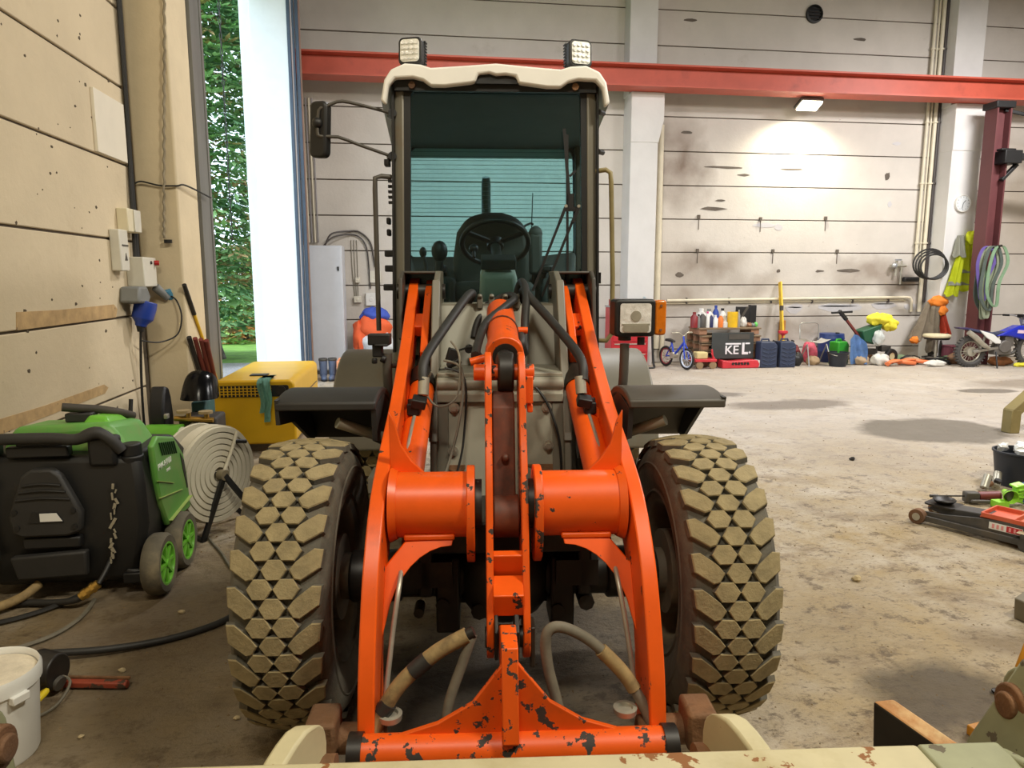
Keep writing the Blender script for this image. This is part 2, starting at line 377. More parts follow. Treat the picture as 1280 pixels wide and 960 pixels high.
# left wall: backing with the door opening, panels as pieces
b = B(); wx0, wx1 = XL - 0.20, XL - 0.02
b.box(((wx0 + wx1) / 2, (YF + DOOR0) / 2, ZC / 2), (wx1 - wx0, DOOR0 - YF, ZC))
b.box(((wx0 + wx1) / 2, (DOOR1 + YB + 0.2) / 2, ZC / 2), (wx1 - wx0, YB + 0.2 - DOOR1, ZC))
b.box(((wx0 + wx1) / 2, (DOOR0 + DOOR1) / 2, (DOORZ + ZC) / 2), (wx1 - wx0, DOOR1 - DOOR0, ZC - DOORZ))
wl = struct(b.done('wall_left', JOINT))
def panel_rows(parent, m, zs, spans, fixed, horizontal_axis, gap=0.011, t=0.03):
    for (a, c) in spans:
        for z0, z1 in zip(zs, zs[1:]):
            bb = B()
            if horizontal_axis == 'y': bb.box((fixed, (a + c) / 2, (z0 + z1) / 2), (t, c - a - gap, z1 - z0 - gap * 1.6))
            else: bb.box(((a + c) / 2, fixed, (z0 + z1) / 2), (c - a - gap, t, z1 - z0 - gap * 1.6))
            bb.done('panel', m, parent, bevel=0.006, seg=1)
zl = [0.0, 0.113] + [0.745 + 0.632 * i for i in range(11)]
panel_rows(wl, WALLL, zl, [(0.2, 6.66)], XL - 0.015, 'y')
panel_rows(wl, WALLL, zl, [(-7.1, 0.2)], XL - 0.015, 'y')
# back wall
b = B(); b.box((6.3, YB + 0.16, ZC / 2), (17.8, 0.26, ZC)); wb = struct(b.done('wall_back', JOINT))
zb = [0.0, 0.27] + [0.915 + 0.645 * i for i in range(10)] + [7.68]
panel_rows(wb, WALLB, zb, [(-2.38, 4.5), (4.5, 10.9), (10.9, 15.2)], YB + 0.015, 'x')
# flaking paint and cement repairs on the back wall
REPAIR = mat('fresh_cement_patch', (190, 188, 190), 0.9, var=0.05); SCAR = mat('dark_concrete_scar', (96, 88, 80), 0.95, var=0.2)
random.seed(4)
def scar(parent, x, z, w, h, m, y=YB - 0.001, k=9):
    pts = [(x + w / 2 * cos(2 * pi * i / k) * random.uniform(.75, 1.1), z + h / 2 * sin(2 * pi * i / k) * random.uniform(.6, 1.15)) for i in range(k)]
    b = B(); b.prism(pts, 'y', y - 0.004, y + 0.012); return b.done('plaster_flake', m, parent)
for x, z, w, h, m in ((6.1, 3.86, .9, .05, SCAR), (6.5, 3.72, .28, .05, SCAR), (7.5, 3.85, .5, .04, SCAR), (5.9, 3.06, .55, .09, SCAR), (6.05, 3.22, .25, .04, SCAR), (9.6, 3.75, .12, .22, SCAR),
                      (7.0, 2.75, .5, .1, REPAIR), (7.3, 2.72, .18, .15, REPAIR), (8.9, 1.85, .55, .07, SCAR), (8.25, 1.84, .2, .06, SCAR), (7.35, 1.84, .08, .09, SCAR), (5.25, 1.76, .18, .12, SCAR),
                      (7.75, 1.08, .42, .22, REPAIR), (8.75, 1.1, 1.1, .2, REPAIR), (9.75, 1.12, .6, .2, REPAIR), (10.35, 1.1, .35, .18, REPAIR), (8.7, 1.12, .9, .03, SCAR), (9.75, 1.16, .5, .03, SCAR), (7.75, 1.1, .3, .03, SCAR),
                      (8.8, 6.35, .3, .07, SCAR), (5.3, 6.55, .3, .06, SCAR), (5.0, 5.55, .25, .07, SCAR), (5.3, 4.5, .25, .06, SCAR), (9.9, 5.6, .6, .05, SCAR), (1.0, 5.35, .4, .06, SCAR), (0.0, 4.05, .3, .06, SCAR), (9.75, 4.4, .2, .08, REPAIR), (9.7, 3.2, .12, .12, REPAIR)):
    scar(wb, x, z, w, h, m)
b = B()
for x, z in ((6.9, 2.87), (8.6, 2.24), (5.6, 2.24), (5.6, 2.9), (8.3, 2.9), (7.2, 2.24)): b.box((x, YB - 0.02, z), (0.05, 0.04, 0.07)); b.box((x + 0.01, YB - 0.006, z - 0.14), (0.012, 0.01, 0.22))
b.each('panel_bracket', SCAR, wb)
# pillars on the back wall with corbels carrying the crane beam
def pillar(x0, x1, cx0, cx1):
    yb = YB
    b = B(); b.box(((x0 + x1) / 2, 13.56, 2.45), (x1 - x0, 0.5, 4.9)); 
    b.prism([(cx0 - .004, 5.10), (cx1, 5.10), (cx1, 4.62), (x1 + .004, 4.20), (x0 - .004, 4.20)], 'y', 13.295, 13.78)
    b.box(((x0 + x1) / 2 - 0.02, 13.62, 6.35), (x1 - x0, 0.36, 2.55))
    return struct(b.done('trim', PILL, bevel=0.012))
pillar(4.03, 4.56, 4.03, 4.66).name = 'trim_1'; pillar(10.62, 11.25, 10.62, 11.5).name = 'trim_2'
# near pillar by the door and the white pillar on its far side
b = B(); b.box((-2.24, 7.08, ZC / 2), (0.36, 0.6, ZC)); struct(b.done('trim_3', PILLC, bevel=0.02))
b = B(); b.box((-2.12, 12.1, ZC / 2), (0.56, 0.6, ZC)); b.box((-2.5, 12.12, ZC / 2), (0.22, 0.06, ZC)); struct(b.done('trim_4', mat('white_metal_jamb', (222, 226, 232), 0.5, var=0.03), bevel=0.01))
JG = mat('grey_steel_track', (120, 120, 116), 0.5, 0.4, var=0.12, stretch=(1, 1, 0.2)); JD = mat('dark_steel_track', (72, 84, 100), 0.45, 0.4, var=0.1)
d1 = B(); d1.box((-2.14, 7.56, DOORZ / 2), (0.2, 0.3, DOORZ)); d1.box((-2.05, 7.74, DOORZ / 2), (0.04, 0.06, DOORZ)); d1 = struct(d1.done('door_1', JG))
d1['label'] = 'steel frame of the tall open doorway'
b = B()
for dx, w in ((0.0, .045), (.06, .03), (.11, .05)): b.box((-1.83 + dx, 11.82 + dx * 0.6, DOORZ / 2), (w, 0.06, DOORZ))
b.done('door_track', JD, d1)
b = B(); b.box((-1.69, 11.92, DOORZ / 2), (0.03, 0.03, DOORZ)); b.done('door_track', mat('brown_steel', (150, 122, 110), 0.6), d1)
b = B(); b.box((-2.45, 9.75, 6.2), (0.3, 4.0, 0.42)); b.done('lintel', mat('white_metal_jamb', (222, 226, 232)), d1)
# ground outside
def ground_mat():
    return mat('lawn_ground', (120, 158, 58), 0.9, var=0.3, scale=3, bump=0.5, dirt=(172, 164, 150), dirt_thr=0.66, dirt_scale=0.7)
b = B(); b.box((-22.7, 12, -0.12), (40, 60, 0.2)); struct(b.done('floor_outside', ground_mat()))
b = B(); b.box((-3.6, 10, -0.045), (2.0, 10, 0.06)); struct(b.done('trim_5', mat('gravel_apron', (168, 160, 156), 0.95, var=0.25, scale=30, bump=0.6)))
# ------------------------------------------------------------------ wheel loader
LO = thing('wheel_loader', 'orange and grey articulated wheel loader parked facing the viewer in the middle of the workshop', 'loader', (0.329, 2.66, 0), radians(-5.1))
def tyre_mesh():
    b = B(); Rt = lambda x: 0.543 - 0.9 * x * x
    prof = [(.268, -.115), (.30, -.132), (.38, -.160), (.44, -.166), (.475, -.155), (.500, -.135), (.514, -.08), (.519, -.04), (.521, 0)]
    prof = prof + [(r, -x) for r, x in prof[-2::-1]]
    b.slot(1).lathe(prof, d=(1, 0, 0), n=58)
    n = 28; p = 2 * pi / n; K = 0.54
    def block(poly, th, mirror=1, seed=0):
        poly = [(x * mirror, u) for x, u in poly]
        if mirror < 0: poly = poly[::-1]
        cx = sum(q[0] for q in poly) / len(poly); cu = sum(q[1] for q in poly) / len(poly)
        def P(x, u, r): a = th + u / K; return b.bm.verts.new((x, -r * cos(a), r * sin(a)))
        def ring(s, dr): return [P(cx + (x - cx) * s, cu + (u - cu) * s, Rt(x) + dr) for x, u in poly]
        A, C, D = ring(1.07, -.026), ring(1.0, -.004), ring(.92, 0)
        b.slot(1)
        for X, Y in ((A, C), ):
            for i in range(len(poly)): b._f([X[i], X[(i + 1) % len(poly)], Y[(i + 1) % len(poly)], Y[i]])
        b.slot(0)
        for i in range(len(poly)): b._f([C[i], C[(i + 1) % len(poly)], D[(i + 1) % len(poly)], D[i]])
        b._f(D)
    hexa = [(-.0425, 0), (-.021, .0325), (.021, .0325), (.0425, 0), (.021, -.0325), (-.021, -.0325)]
    lug = [(.0475, 0), (.066, -.030), (.086, -.035), (.145, .006), (.151, .068), (.122, .070), (.086, .042), (.067, .026)]
    for k in range(n):
        th = k * p
        block(hexa, th)
        for s in (1, -1):
            block([(x + s * .0425, u) for x, u in hexa], th + p / 2); block(lug, th, s)
    # rubber ribs on the sidewall
    b.slot(1)
    for s in (-1, 1):
        b.lathe([(.425, .1635 * s), (.43, .170 * s), (.437, .164 * s)], d=(1, 0, 0), n=58); b.lathe([(.31, .135 * s), (.316, .146 * s), (.325, .140 * s)], d=(1, 0, 0), n=58)
    return b
RIMM = mat('dirty_rim_paint', (92, 84, 70), 0.7, var=0.2, dirt=(130, 112, 82), dirt_thr=0.5, dirt_amt=0.6)
def make_wheel(x, y, out):
    b = B(); b.lathe([(.285, -.125), (.268, -.118), (.255, -.08), (.235, 0), (.235, .06), (.266, .115), (.285, .125)], d=(1, 0, 0), n=40)
    b.lathe([(0, .03), (.1, .03), (.14, .06), (.236, .05)], o=(0, 0, 0), d=(out, 0, 0), n=40)
    r = b.done('wheel', RIMM, LO, (x, y, .54))
    b = B()
    for k in range(8):
        a = 2 * pi * k / 8; b.cyl((out * .02, .115 * cos(a), .115 * sin(a)), (out * .075, .115 * cos(a), .115 * sin(a)), .013, n=6)
    b.cyl((-out * .17, 0, 0), (out * .1, 0, 0), .09, n=20); b.cyl((-out * .125, 0, 0), (-out * .02, 0, 0), .165, n=24)
    b.done('wheel_hub', RIMM, r)
    return r
w1 = make_wheel(-.757, 0, -1)
ty = tyre_mesh().done('tyre', [TREADTOP, TYREDARK], w1, ang=25)
for x, y, o in ((.757, 0, 1), (-.757, 2.15, -1), (.757, 2.15, 1)):
    w = make_wheel(x, y, o); t = ty.copy(); COL.objects.link(t); t.parent = w; t.rotation_euler.x = 0.07 if y == 0 else .15
# axle and underbody
b = B(); b.cyl((-.5, 0, .54), (.5, 0, .54), .085, n=16); b.sph((0, 0.02, .54), (.2, .19, .2)); b.cyl((-.6, 0, .54), (-.4, 0, .54), .1, n=16); b.cyl((.4, 0, .54), (.6, 0, .54), .1, n=16)
for x in (-.22, .22): b.box((x, -.02, .5), (.09, .2, .3))
b.done('front_axle', GREASE, LO, bevel=.01)
b = B(); b.box((0, .55, .56), (.5, 1.0, .34)); b.box((0, 1.9, .62), (.62, 1.7, .42)); b.box((0, .02, .74), (.6, .34, .12)); b.box((0, 3.4, .6), (1.1, .3, .5))
for x in (-.3, .3): b.box((x, 0.1, .62), (.05, .5, .22))
b.done('chassis', GREASE, LO, bevel=.01)
b = B()
for i, x in enumerate((-.33, -.24, -.1, .07, .2, .31)): b.cyl((x, -.13, .44 + .03 * (i % 2)), (x, -.05, .44 + .03 * (i % 2)), .02 + .006 * (i % 3), n=8)
for x in (-.28, .27): b.box((x, -.1, .6), (.16, .1, .1))
b.each('axle_bolt', GREASE, LO)
# front frame tower
for s in (-1, 1):
    b = B(); b.prism([(.30, .40), (.42, 1.02), (.80, 1.68), (.98, 1.735), (1.22, 1.735), (1.30, 1.2), (1.34, .40)], 'x', s * .285, s * .315)
    b.prism([(.40, .98), (.80, 1.695), (.80, 1.66), (.42, .98)], 'x', s * .280, s * .320)
    b.done('tower_plate', GREY, LO, bevel=.006)
    b = B(); b.prism([(.86, 1.40), (.92, 1.70), (1.0, 1.735), (1.22, 1.735), (1.30, 1.3)], 'x', s * .475, s * .495); b.box((s * .39, 1.24, 1.58), (.2, .03, .3)); b.box((s * .39, 1.12, 1.728), (.19, .2, .014))
    ck = b.done('pivot_cheek', FRAMEG, LO, bevel=.006)
    b = B(); b.cyl((s * .27, 1.08, 1.63), (s * .52, 1.08, 1.63), .04, n=14); b.done('pivot_pin', GREASE, ck)
b = B(); b.prism([(.36, .46), (.50, 1.16), (.52, 1.16), (.38, .46)], 'x', -.287, .287); b.done('front_panel', GREYL, LO)
b = B(); b.box((0, .50, 1.165), (.57, .05, .04)); b.prism([(.49, 1.18), (.53, 1.27), (.56, 1.27), (.52, 1.17)], 'x', -.287, .287); b.cyl((-.287, .512, 1.225), (.287, .512, 1.225), .03, n=14); b.box((0, .70, 1.262), (.57, .36, .02))
b.done('panel_ledge', GREYL, LO, bevel=.004)
b = B(); b.prism([(.84, 1.26), (.98, 1.56), (1.0, 1.56), (.86, 1.26)], 'x', -.287, .287); b.box((0, 1.08, 1.56), (.57, .2, .02)); b.done('upper_panel', GREYL, LO)
b = B()
for s in (-1, 1): b.prism([(s * .287, .46), (s * .235, .46), (s * .235, 1.14), (s * .287, 1.14)], 'y', -.012, 0)
for v in b.bm.verts: v.co.y += .36 + (v.co.z - .46) * .2
b.each('panel_flange', GREY, LO, bevel=.003)
b = B()
for x, z in ((-.215, .93), (.215, .95), (-.21, 1.12), (.21, 1.12)):
    y = .36 + (z - .46) * .2; b.cyl((x, y - .03, z), (x, y + .01, z), .014, n=6); b.cyl((x, y - .014, z), (x, y, z), .024, n=12)
b.each('panel_bolt', STEEL, LO)
b = B()
for x, w, z in ((.19, .07, .86), (-.22, .06, .86)): b.prism([(x - w, z), (x - w * .3, z - .012), (x + w * .5, z - .03), (x + w, z - .01), (x + w, z + .006), (x - w, z + .006)], 'y', 0, .008)
for v in b.bm.verts: v.co.y += .352 + (v.co.z - .46) * .2
b.each('rust_scab', RUST, LO)
b = B(); b.prism(rect(-.155, .6, -.13, .84), 'y', .25, .27); b.box((-.143, .24, .6), (.06, .02, .06)); b.done('grey_bracket', GREYL, LO)
# lift arms
FRONT = [(1.16, 1.70), (1.06, 1.665), (.60, 1.40), (.18, 1.20), (-.15, 1.085), (-.395, .98), (-.57, .82), (-.665, .66), (-.725, .52), (-.76, .37), (-.77, .31)]
BACK = [(-.66, .25), (-.56, .32), (-.53, .5), (-.47, .62), (-.36, .74), (-.15, .86), (.12, .97), (.5, 1.14), (.85, 1.33), (1.1, 1.50), (1.2, 1.60)]
def smooth2(P, k=3): return [(v.x, v.y) for v in spline([Vector((a, c, 0)) for a, c in P], k)]
for s in (-1, 1):
    b = B(); b.prism(smooth2(FRONT) + smooth2(BACK), 'x', s * .408, s * .458)
    arm = b.done('lift_arm', ORANGE, LO, bevel=.005)
    b = B(); b.prism([(1.14, 1.69), (1.0, 1.64), (.74, 1.47), (.62, 1.36), (.66, 1.30), (.84, 1.38), (1.1, 1.53), (1.18, 1.6)], 'x', s * .335, s * .37); b.box((s * .39, .86, 1.47), (.05, .12, .06), (radians(30), 0, 0))
    b.done('arm_doubler', ORANGE, arm, bevel=.005)
    # gussets either side of the cross tube
    b = B(); b.prism([(s * .41, 1.02), (s * .29, 1.02), (s * .335, 1.065), (s * .37, 1.12), (s * .39, 1.20), (s * .41, 1.24)], 'y', -.24, -.222); b.done('upper_gusset', ORANGE, arm, bevel=.003)
    b = B(); c = [(s * .41, .755), (s * .345, .826), (s * .185, .832), (s * .19, .812)]
    for t in range(1, 9):
        a = t / 9 * pi / 2; c.append((s * (.19 + .21 * sin(a)), .57 + .242 * cos(a)))
    c += [(s * .408, .57), (s * .41, .6)]
    b.prism(c, 'y', -.02, 0)
    for v in b.bm.verts: v.co.y += -.37 + (v.co.z - .83) * .62
    b.done('lower_gusset', ORANGE, arm, bevel=.003)
    b = B(); b.box((s * .265, -.375, .838), (.17, .04, .02)); b.done('gusset_weld', ORANGE, arm, bevel=.006)
    b = B(); b.cyl((s * .40, -.30, .925), (s * .375, -.30, .925), .128, .116, n=28); b.done('tube_collar', ORANGE, arm)
    b = B(); b.cyl((s * .38, -.71, .335), (s * .54, -.71, .335), .045, n=16); b.box((s * .56, -.73, .37), (.09, .12, .12)); b.done('coupler_pin', RUST, arm, bevel=.012)
    # hard pipes along the inside of the arm
    b = B(); b.tube([(s * .36, .30, 1.16), (s * .375, .0, 1.02), (s * .36, -.28, .80), (s * .357, -.48, .72), (s * .372, -.55, .6), (s * .39, -.63, .42)], .0085, n=8, sub=5); b.done('hydraulic_pipe', STEEL, arm)
    # lift cylinder
    b = B(); b.cyl((s * .355, .52, 1.20), (s * .365, -.1, .93), .056, n=20); b.sph((s * .365, -.1, .93), .057)
    lc = b.done('lift_cylinder', ORANGE, LO)
    b = B(); b.cyl((s * .354, .62, 1.25), (s * .355, .515, 1.198), .062, n=20); b.cyl((s * .354, .95, 1.4), (s * .355, .6, 1.24), .035, n=12); b.done('cylinder_gland', GREASE, lc)
    b = B(); b.box((s * .37, .25, 1.16), (.05, .05, .05)); b.cyl((s * .37, .25, 1.13), (s * .37, .26, 1.20), .026, n=10); b.box((s * .345, .24, 1.19), (.06, .06, .04), (.3, .2, 0)); b.done('quick_coupling', BLACK, arm, bevel=.005)
    b = B(); b.box((s * .395, .26, 1.135), (.04, .04, .04)); b.done('pipe_bracket', ORANGE, arm)
# cross tube
for x0, x1, k in ((-.40, -.118, 0), (.095, .40, 1)):
    b = B(); b.cyl((x0, -.30, .925), (x1, -.30, .925), .112, n=36)
    ct = b.done('cross_tube', ORANGE, LO)
    xi = x1 if k == 0 else x0; si = -1 if k == 0 else 1
    b = B(); b.prism([(-.30 + .135 * cos(a / 20 * 2 * pi), .91 + (.19 if sin(a / 20 * 2 * pi) < 0 else .15) * sin(a / 20 * 2 * pi)) for a in range(20)], 'x', xi - .006 * si, xi + .022 * si); b.done('pivot_flange', ORANGE_W, ct, bevel=.004)
    b = B(); b.cyl((xi - .03 * si, -.30, .925), (xi + .05 * si, -.30, .925), .085, n=20); b.done('pivot_boss', GREASE, ct)
# tilt lever: two long plates with a web
lev = [(-.09, 1.43), (-.17, 1.43), (-.235, 1.34), (-.27, 1.2), (-.36, 1.05), (-.41, .92), (-.46, .75), (-.52, .6), (-.53, .5), (-.48, .45), (-.40, .46), (-.36, .55), (-.28, .72), (-.18, .88), (-.14, 1.05), (-.09, 1.25), (-.05, 1.37)]
b = B()
for x in (-.063, .056): b.prism(smooth2(lev, 2), 'x', x - .012, x + .012)
tl = b.done('tilt_lever', ORANGE_W, LO, bevel=.004)
b = B(); b.prism([(-.15, 1.30), (-.22, 1.25), (-.27, 1.05), (-.33, .88), (-.30, .80), (-.22, .9), (-.15, 1.1)], 'x', -.05, .03); b.cyl((-.05, -.30, .88), (.04, -.30, .88), .075, n=20); b.box((0, -.245, 1.0), (.016, .06, .02)); b.sph((-.006, -.272, 1.08), (.014, .014, .014))
b.done('lever_web', PRIMER, tl, bevel=.006)
b = B(); b.box((-.004, -.40, .70), (.10, .03, .2), (.3, 0, 0)); b.box((-.004, -.47, .665), (.10, .1, .085), (.3, 0, 0)); b.done('lever_spacer', ORANGE, tl, bevel=.004)
b = B(); b.cyl((-.115, -.115, 1.36), (.105, -.115, 1.36), .03, n=16); b.box((.085, -.13, 1.30), (.03, .05, .1)); b.box((.09, -.13, 1.23), (.02, .03, .03)); b.done('lever_pin', ORANGE_W, tl, bevel=.004)
b = B(); b.cyl((-.08, -.47, .52), (.075, -.47, .52), .035, n=16); b.box((.076, -.47, .5), (.016, .08, .14)); b.done('link_pin', GREASE, tl, bevel=.004)
# tilt cylinder
b = B(); b.cyl((.012, .92, 1.53), (.008, .16, 1.395), .068, n=28); b.cyl((.008, .22, 1.405), (.008, .14, 1.392), .078, n=28)
tc = b.done('tilt_cylinder', ORANGE, LO, bevel=.006)
b = B(); b.cyl((.008, .3, 1.40), (.004, -.06, 1.365), .036, n=16); b.cyl((-.028, -.115, 1.36), (.03, -.115, 1.36), .075, n=24); b.box((.004, -.03, 1.368), (.055, .16, .1)); b.done('cylinder_eye', GREASE, tc, bevel=.008)
b = B(); b.cyl((.01, .155, 1.393), (.01, .13, 1.39), .052, n=24); b.done('cylinder_seal', GREASE, tc)
b = B(); b.cyl((-.13, .2, 1.36), (-.06, .2, 1.38), .017, n=10); b.cyl((.07, .6, 1.46), (.13, .6, 1.46), .016, n=10); b.each('hose_port', ORANGE, tc)
b = B(); b.tube([(.055 * cos(a) * 1.28 + .01, .52, 1.459 + .0725 * sin(a)) for a in [i * 2 * pi / 20 for i in range(20)]], .004, n=6, closed=True); b.done('hose_strap', PRIMER, tc)
# black hoses
def hose(pts, r, m=RUBBER, name='hydraulic_hose', parent=LO, sub=6, n=12):
    b = B(); b.tube(pts, r, n=n, sub=sub); return b.done(name, m, parent)
hose([(-.33, .28, 1.27), (-.325, .35, 1.36), (-.24, .62, 1.49), (-.16, .82, 1.60), (-.13, .9, 1.625), (-.135, .98, 1.60), (-.19, 1.02, 1.52), (-.23, 1.0, 1.42), (-.24, .9, 1.32)], .021)
hose([(.345, .28, 1.27), (.34, .35, 1.36), (.26, .62, 1.48), (.16, .82, 1.60), (.13, .92, 1.64), (.14, 1.0, 1.58), (.19, 1.02, 1.48), (.23, .98, 1.38)], .021)
hose([(.10, .60, 1.44), (.10, .55, 1.40), (.115, .6, 1.36), (.125, .72, 1.5), (.14, .85, 1.62), (.125, 1.0, 1.68), (.10, 1.05, 1.6), (.095, 1.0, 1.48)], .02)
hose([(-.11, .22, 1.385), (-.10, .34, 1.42), (-.06, .55, 1.50), (.04, .75, 1.57), (.085, .88, 1.60), (.05, 1.0, 1.61), (-.05, 1.02, 1.56), (-.1, .95, 1.48), (-.12, .9, 1.40)], .019)
for s in (-1, 1):
    b = B(); b.cyl((s * .333 + .003, .265, 1.215), (s * .33 + .003, .29, 1.285), .024, n=12); b.done('hose_fitting', STEEL, LO)
b = B(); b.cyl((.105, .59, 1.395), (.105, .6, 1.44), .016, n=10); b.done('hose_fitting', STEEL, LO)
WIRE = mat('grey_cable', (128, 124, 112), 0.6, var=0.1)
hose([(-.30, .36, 1.30), (-.33, .37, 1.22), (-.27, .3, 1.16), (-.19, .33, 1.20), (-.18, .4, 1.36), (-.22, .5, 1.42)], .005, WIRE, 'cable', n=6)
hose([(-.25, .45, 1.34), (-.17, .4, 1.30), (-.18, .34, 1.1), (-.24, .28, .88), (-.29, .22, .80), (-.33, .2, .84), (-.35, .22, .98)], .006, WIRE, 'cable', n=6)
hose([(-.25, .5, 1.3), (-.16, .47, 1.25), (-.165, .4, 1.0), (-.20, .35, .84), (-.26, .3, .7)], .005, BLACK, 'cable', n=6)
hose([(.08, .5, 1.26), (.16, .49, 1.21), (.22, .44, 1.12), (.26, .4, .98), (.27, .38, .8)], .006, BLACK, 'cable', n=6)
hose([(-.20, .66, 1.36), (-.12, .62, 1.38), (-.08, .6, 1.33), (-.10, .56, 1.27), (-.18, .5, 1.24)], .005, BLACK, 'cable', n=6)
b = B(); b.box((-.22, .62, 1.34), (.05, .05, .07), (0, .3, .2)); b.cyl((-.24, .55, 1.3), (-.18, .55, 1.33), .016, n=8); b.cyl((-.145, .8, 1.36), (-.145, .72, 1.36), .02, n=8); b.each('cable_plug', BLACK, LO, bevel=.004)
b = B()
for x in (-.09, -.03, .04, .1): b.box((x, .98, 1.575), (.03, .05, .06)); b.cyl((x, .95, 1.60), (x, .96, 1.615), .014, n=8)
b.each('cylinder_mount', GREY, LO, bevel=.005)
# coupler frame at the lower end of the arms
b = B(); b.cyl((-.435, -.80, .35), (.435, -.80, .35), .05, n=24)
cp = b.done('coupler_tube', ORANGE_W, LO)
tri = [(-.36, .385), (-.22, .43), (-.12, .49), (-.05, .585), (-.03, .61), (.012, .61), (.035, .58), (.105, .49), (.2, .43), (.34, .385), (.34, .35), (-.36, .35)]
b = B(); b.prism(tri, 'y', -.795, -.777); b.done('coupler_plate', ORANGE_W, cp, bevel=.003)
b = B(); b.prism([(-.815, .37), (-.86, .40), (-.80, .66), (-.66, .66), (-.56, .60), (-.45, .555), (-.43, .50), (-.50, .47), (-.62, .5), (-.74, .45), (-.77, .37)], 'x', -.036, .012); b.done('coupler_fin', ORANGE_W, cp, bevel=.004)
b = B(); b.prism([(-.43, .475), (-.54, .475), (-.56, .58), (-.5, .62), (-.43, .58)], 'x', -.05, -.038); b.prism([(-.43, .475), (-.54, .475), (-.56, .58), (-.5, .62), (-.43, .58)], 'x', .014, .03); b.each('link_cheek', GREASE, cp, bevel=.003)
b = B()
for x in (-.365, .34): b.lathe([(0, 0), (.034, 0), (.036, .018), (.024, .02), (.02, .012), (0, .012)], o=(x, -.72, .40), n=20)
b.each('grease_cap', STEEL, cp)
for s in (-1, 1):
    b = B(); b.cyl((s * .435, -.80, .35), (s * .475, -.80, .35), .056, n=20); b.done('bearing_seal', GREASE, cp)
HOSEB = mat('dusty_beige_hose', (146, 124, 84), 0.75, var=0.25, scale=25, stretch=(1, 1, 1), dirt=(86, 70, 48), dirt_thr=0.52, dirt_scale=14)
HOSEG = mat('dusty_grey_hose', (112, 106, 92), 0.75, var=0.2, scale=20, dirt=(74, 68, 58), dirt_thr=0.55, dirt_scale=10)
h1 = hose([(-.43, -.74, .33), (-.40, -.72, .40), (-.335, -.70, .50), (-.23, -.68, .585), (-.135, -.67, .635)], .024, HOSEB)
b = B(); b.cyl((-.145, -.67, .63), (-.115, -.668, .645), .019, n=10); b.done('hose_end', GREASE, h1)
b = B(); b.tube([(-.30, -.693, .532), (-.275, -.69, .552), (-.255, -.685, .568)], .0265, n=10); b.tube([(-.39, -.717, .418), (-.37, -.712, .447)], .0265, n=10); b.each('hose_sleeve', RUBBER, h1)
hose([(-.20, -.72, .36), (-.19, -.7, .44), (-.15, -.68, .55), (-.125, -.67, .62), (-.12, -.665, .635)], .016, HOSEG)
h2 = hose([(.15, -.72, .36), (.135, -.70, .43), (.108, -.68, .54), (.105, -.67, .63), (.146, -.665, .652), (.228, -.67, .615), (.31, -.68, .54), (.37, -.70, .465), (.405, -.72, .40), (.43, -.74, .33)], .017, HOSEG)
b = B(); b.tube([(.27, -.675, .58), (.315, -.68, .535), (.35, -.69, .495), (.372, -.70, .462)], .022, n=10, sub=3); b.done('hose_sleeve', HOSEB, h2)

# ------------------------------------------------------------------ cab
CF, CR = 1.2, 2.75   # front and rear planes
def side_x(y): return .548 + (y - CF) / (CR - CF) * .135
for s in (-1, 1):
    b = B(); b.hexa([(s * .498, CF - .02, 1.25), (s * .552, CF, 1.25), (s * .562, CF + .1, 1.25), (s * .51, CF + .1, 1.25), (s * .472, CF - .02, 2.72), (s * .528, CF, 2.72), (s * .538, CF + .1, 2.72), (s * .48, CF + .1, 2.72)])
    pl = b.done('cab_pillar', GREY, LO, bevel=.012)
    b = B(); b.bar((s * .556, CF + .0, 1.30), (s * .53, CF + .0, 2.70), .012, .05); b.done('pillar_strip', BLACK, pl)
    b = B(); b.hexa([(s * .63, CR - .12, 1.2), (s * .695, CR - .12, 1.2), (s * .695, CR, 1.2), (s * .63, CR, 1.2), (s * .61, CR - .12, 2.72), (s * .67, CR - .12, 2.72), (s * .67, CR, 2.72), (s * .61, CR, 2.72)]); b.done('cab_rear_pillar', FRAMEG, LO, bevel=.012)
    b = B(); b.hexa([(s * .54, CF + .1, 1.1), (s * .57, CF + .1, 1.1), (s * .70, CR, 1.1), (s * .67, CR, 1.1), (s * .54, CF + .1, 1.5), (s * .57, CF + .1, 1.5), (s * .70, CR, 1.8), (s * .67, CR, 1.8)]); b.done('cab_side_panel', GREY, LO)
def ring_frame(outer, inner, y0, y1, b):
    n = len(outer)
    V = [[b.bm.verts.new((p[0], y, p[1])) for p in L_] for y in (y0, y1) for L_ in (outer, inner)]
    for i in range(n):
        j = (i + 1) % n
        b._f([V[0][i], V[0][j], V[1][j], V[1][i]]); b._f([V[2][j], V[2][i], V[3][i], V[3][j]]); b._f([V[0][j], V[0][i], V[2][i], V[2][j]]); b._f([V[1][i], V[1][j], V[3][j], V[3][i]])
    return b
def quadround(x0, x1, z0, z1, taper, r=.05):
    """rounded window outline, narrower at the top by taper per side"""
    P = rect(x0, z0, x1, z1, r, 5); xc = (x0 + x1) / 2
    return [(xc + (x - xc) * (1 - taper * (z - z0) / (z1 - z0)), z) for x, z in P]
ws_o = quadround(-.515, .512, 1.515, 2.735, .06, .06); ws_i = quadround(-.465, .468, 1.545, 2.675, .055, .05)
b = B(); ring_frame(ws_o, ws_i, CF - .012, CF + .03, b); wsf = b.done('windscreen_seal', BLACK, LO)
GL = glass('tinted_cab_glass', (0.74, 0.91, 0.93)); GL2 = glass('clear_cab_glass', (0.78, 0.93, 0.95))
b = B(); b.prism(quadround(-.47, .473, 1.54, 2.68, .055, .05), 'y', CF + .004, CF + .010); b.done('windscreen', GL, LO)
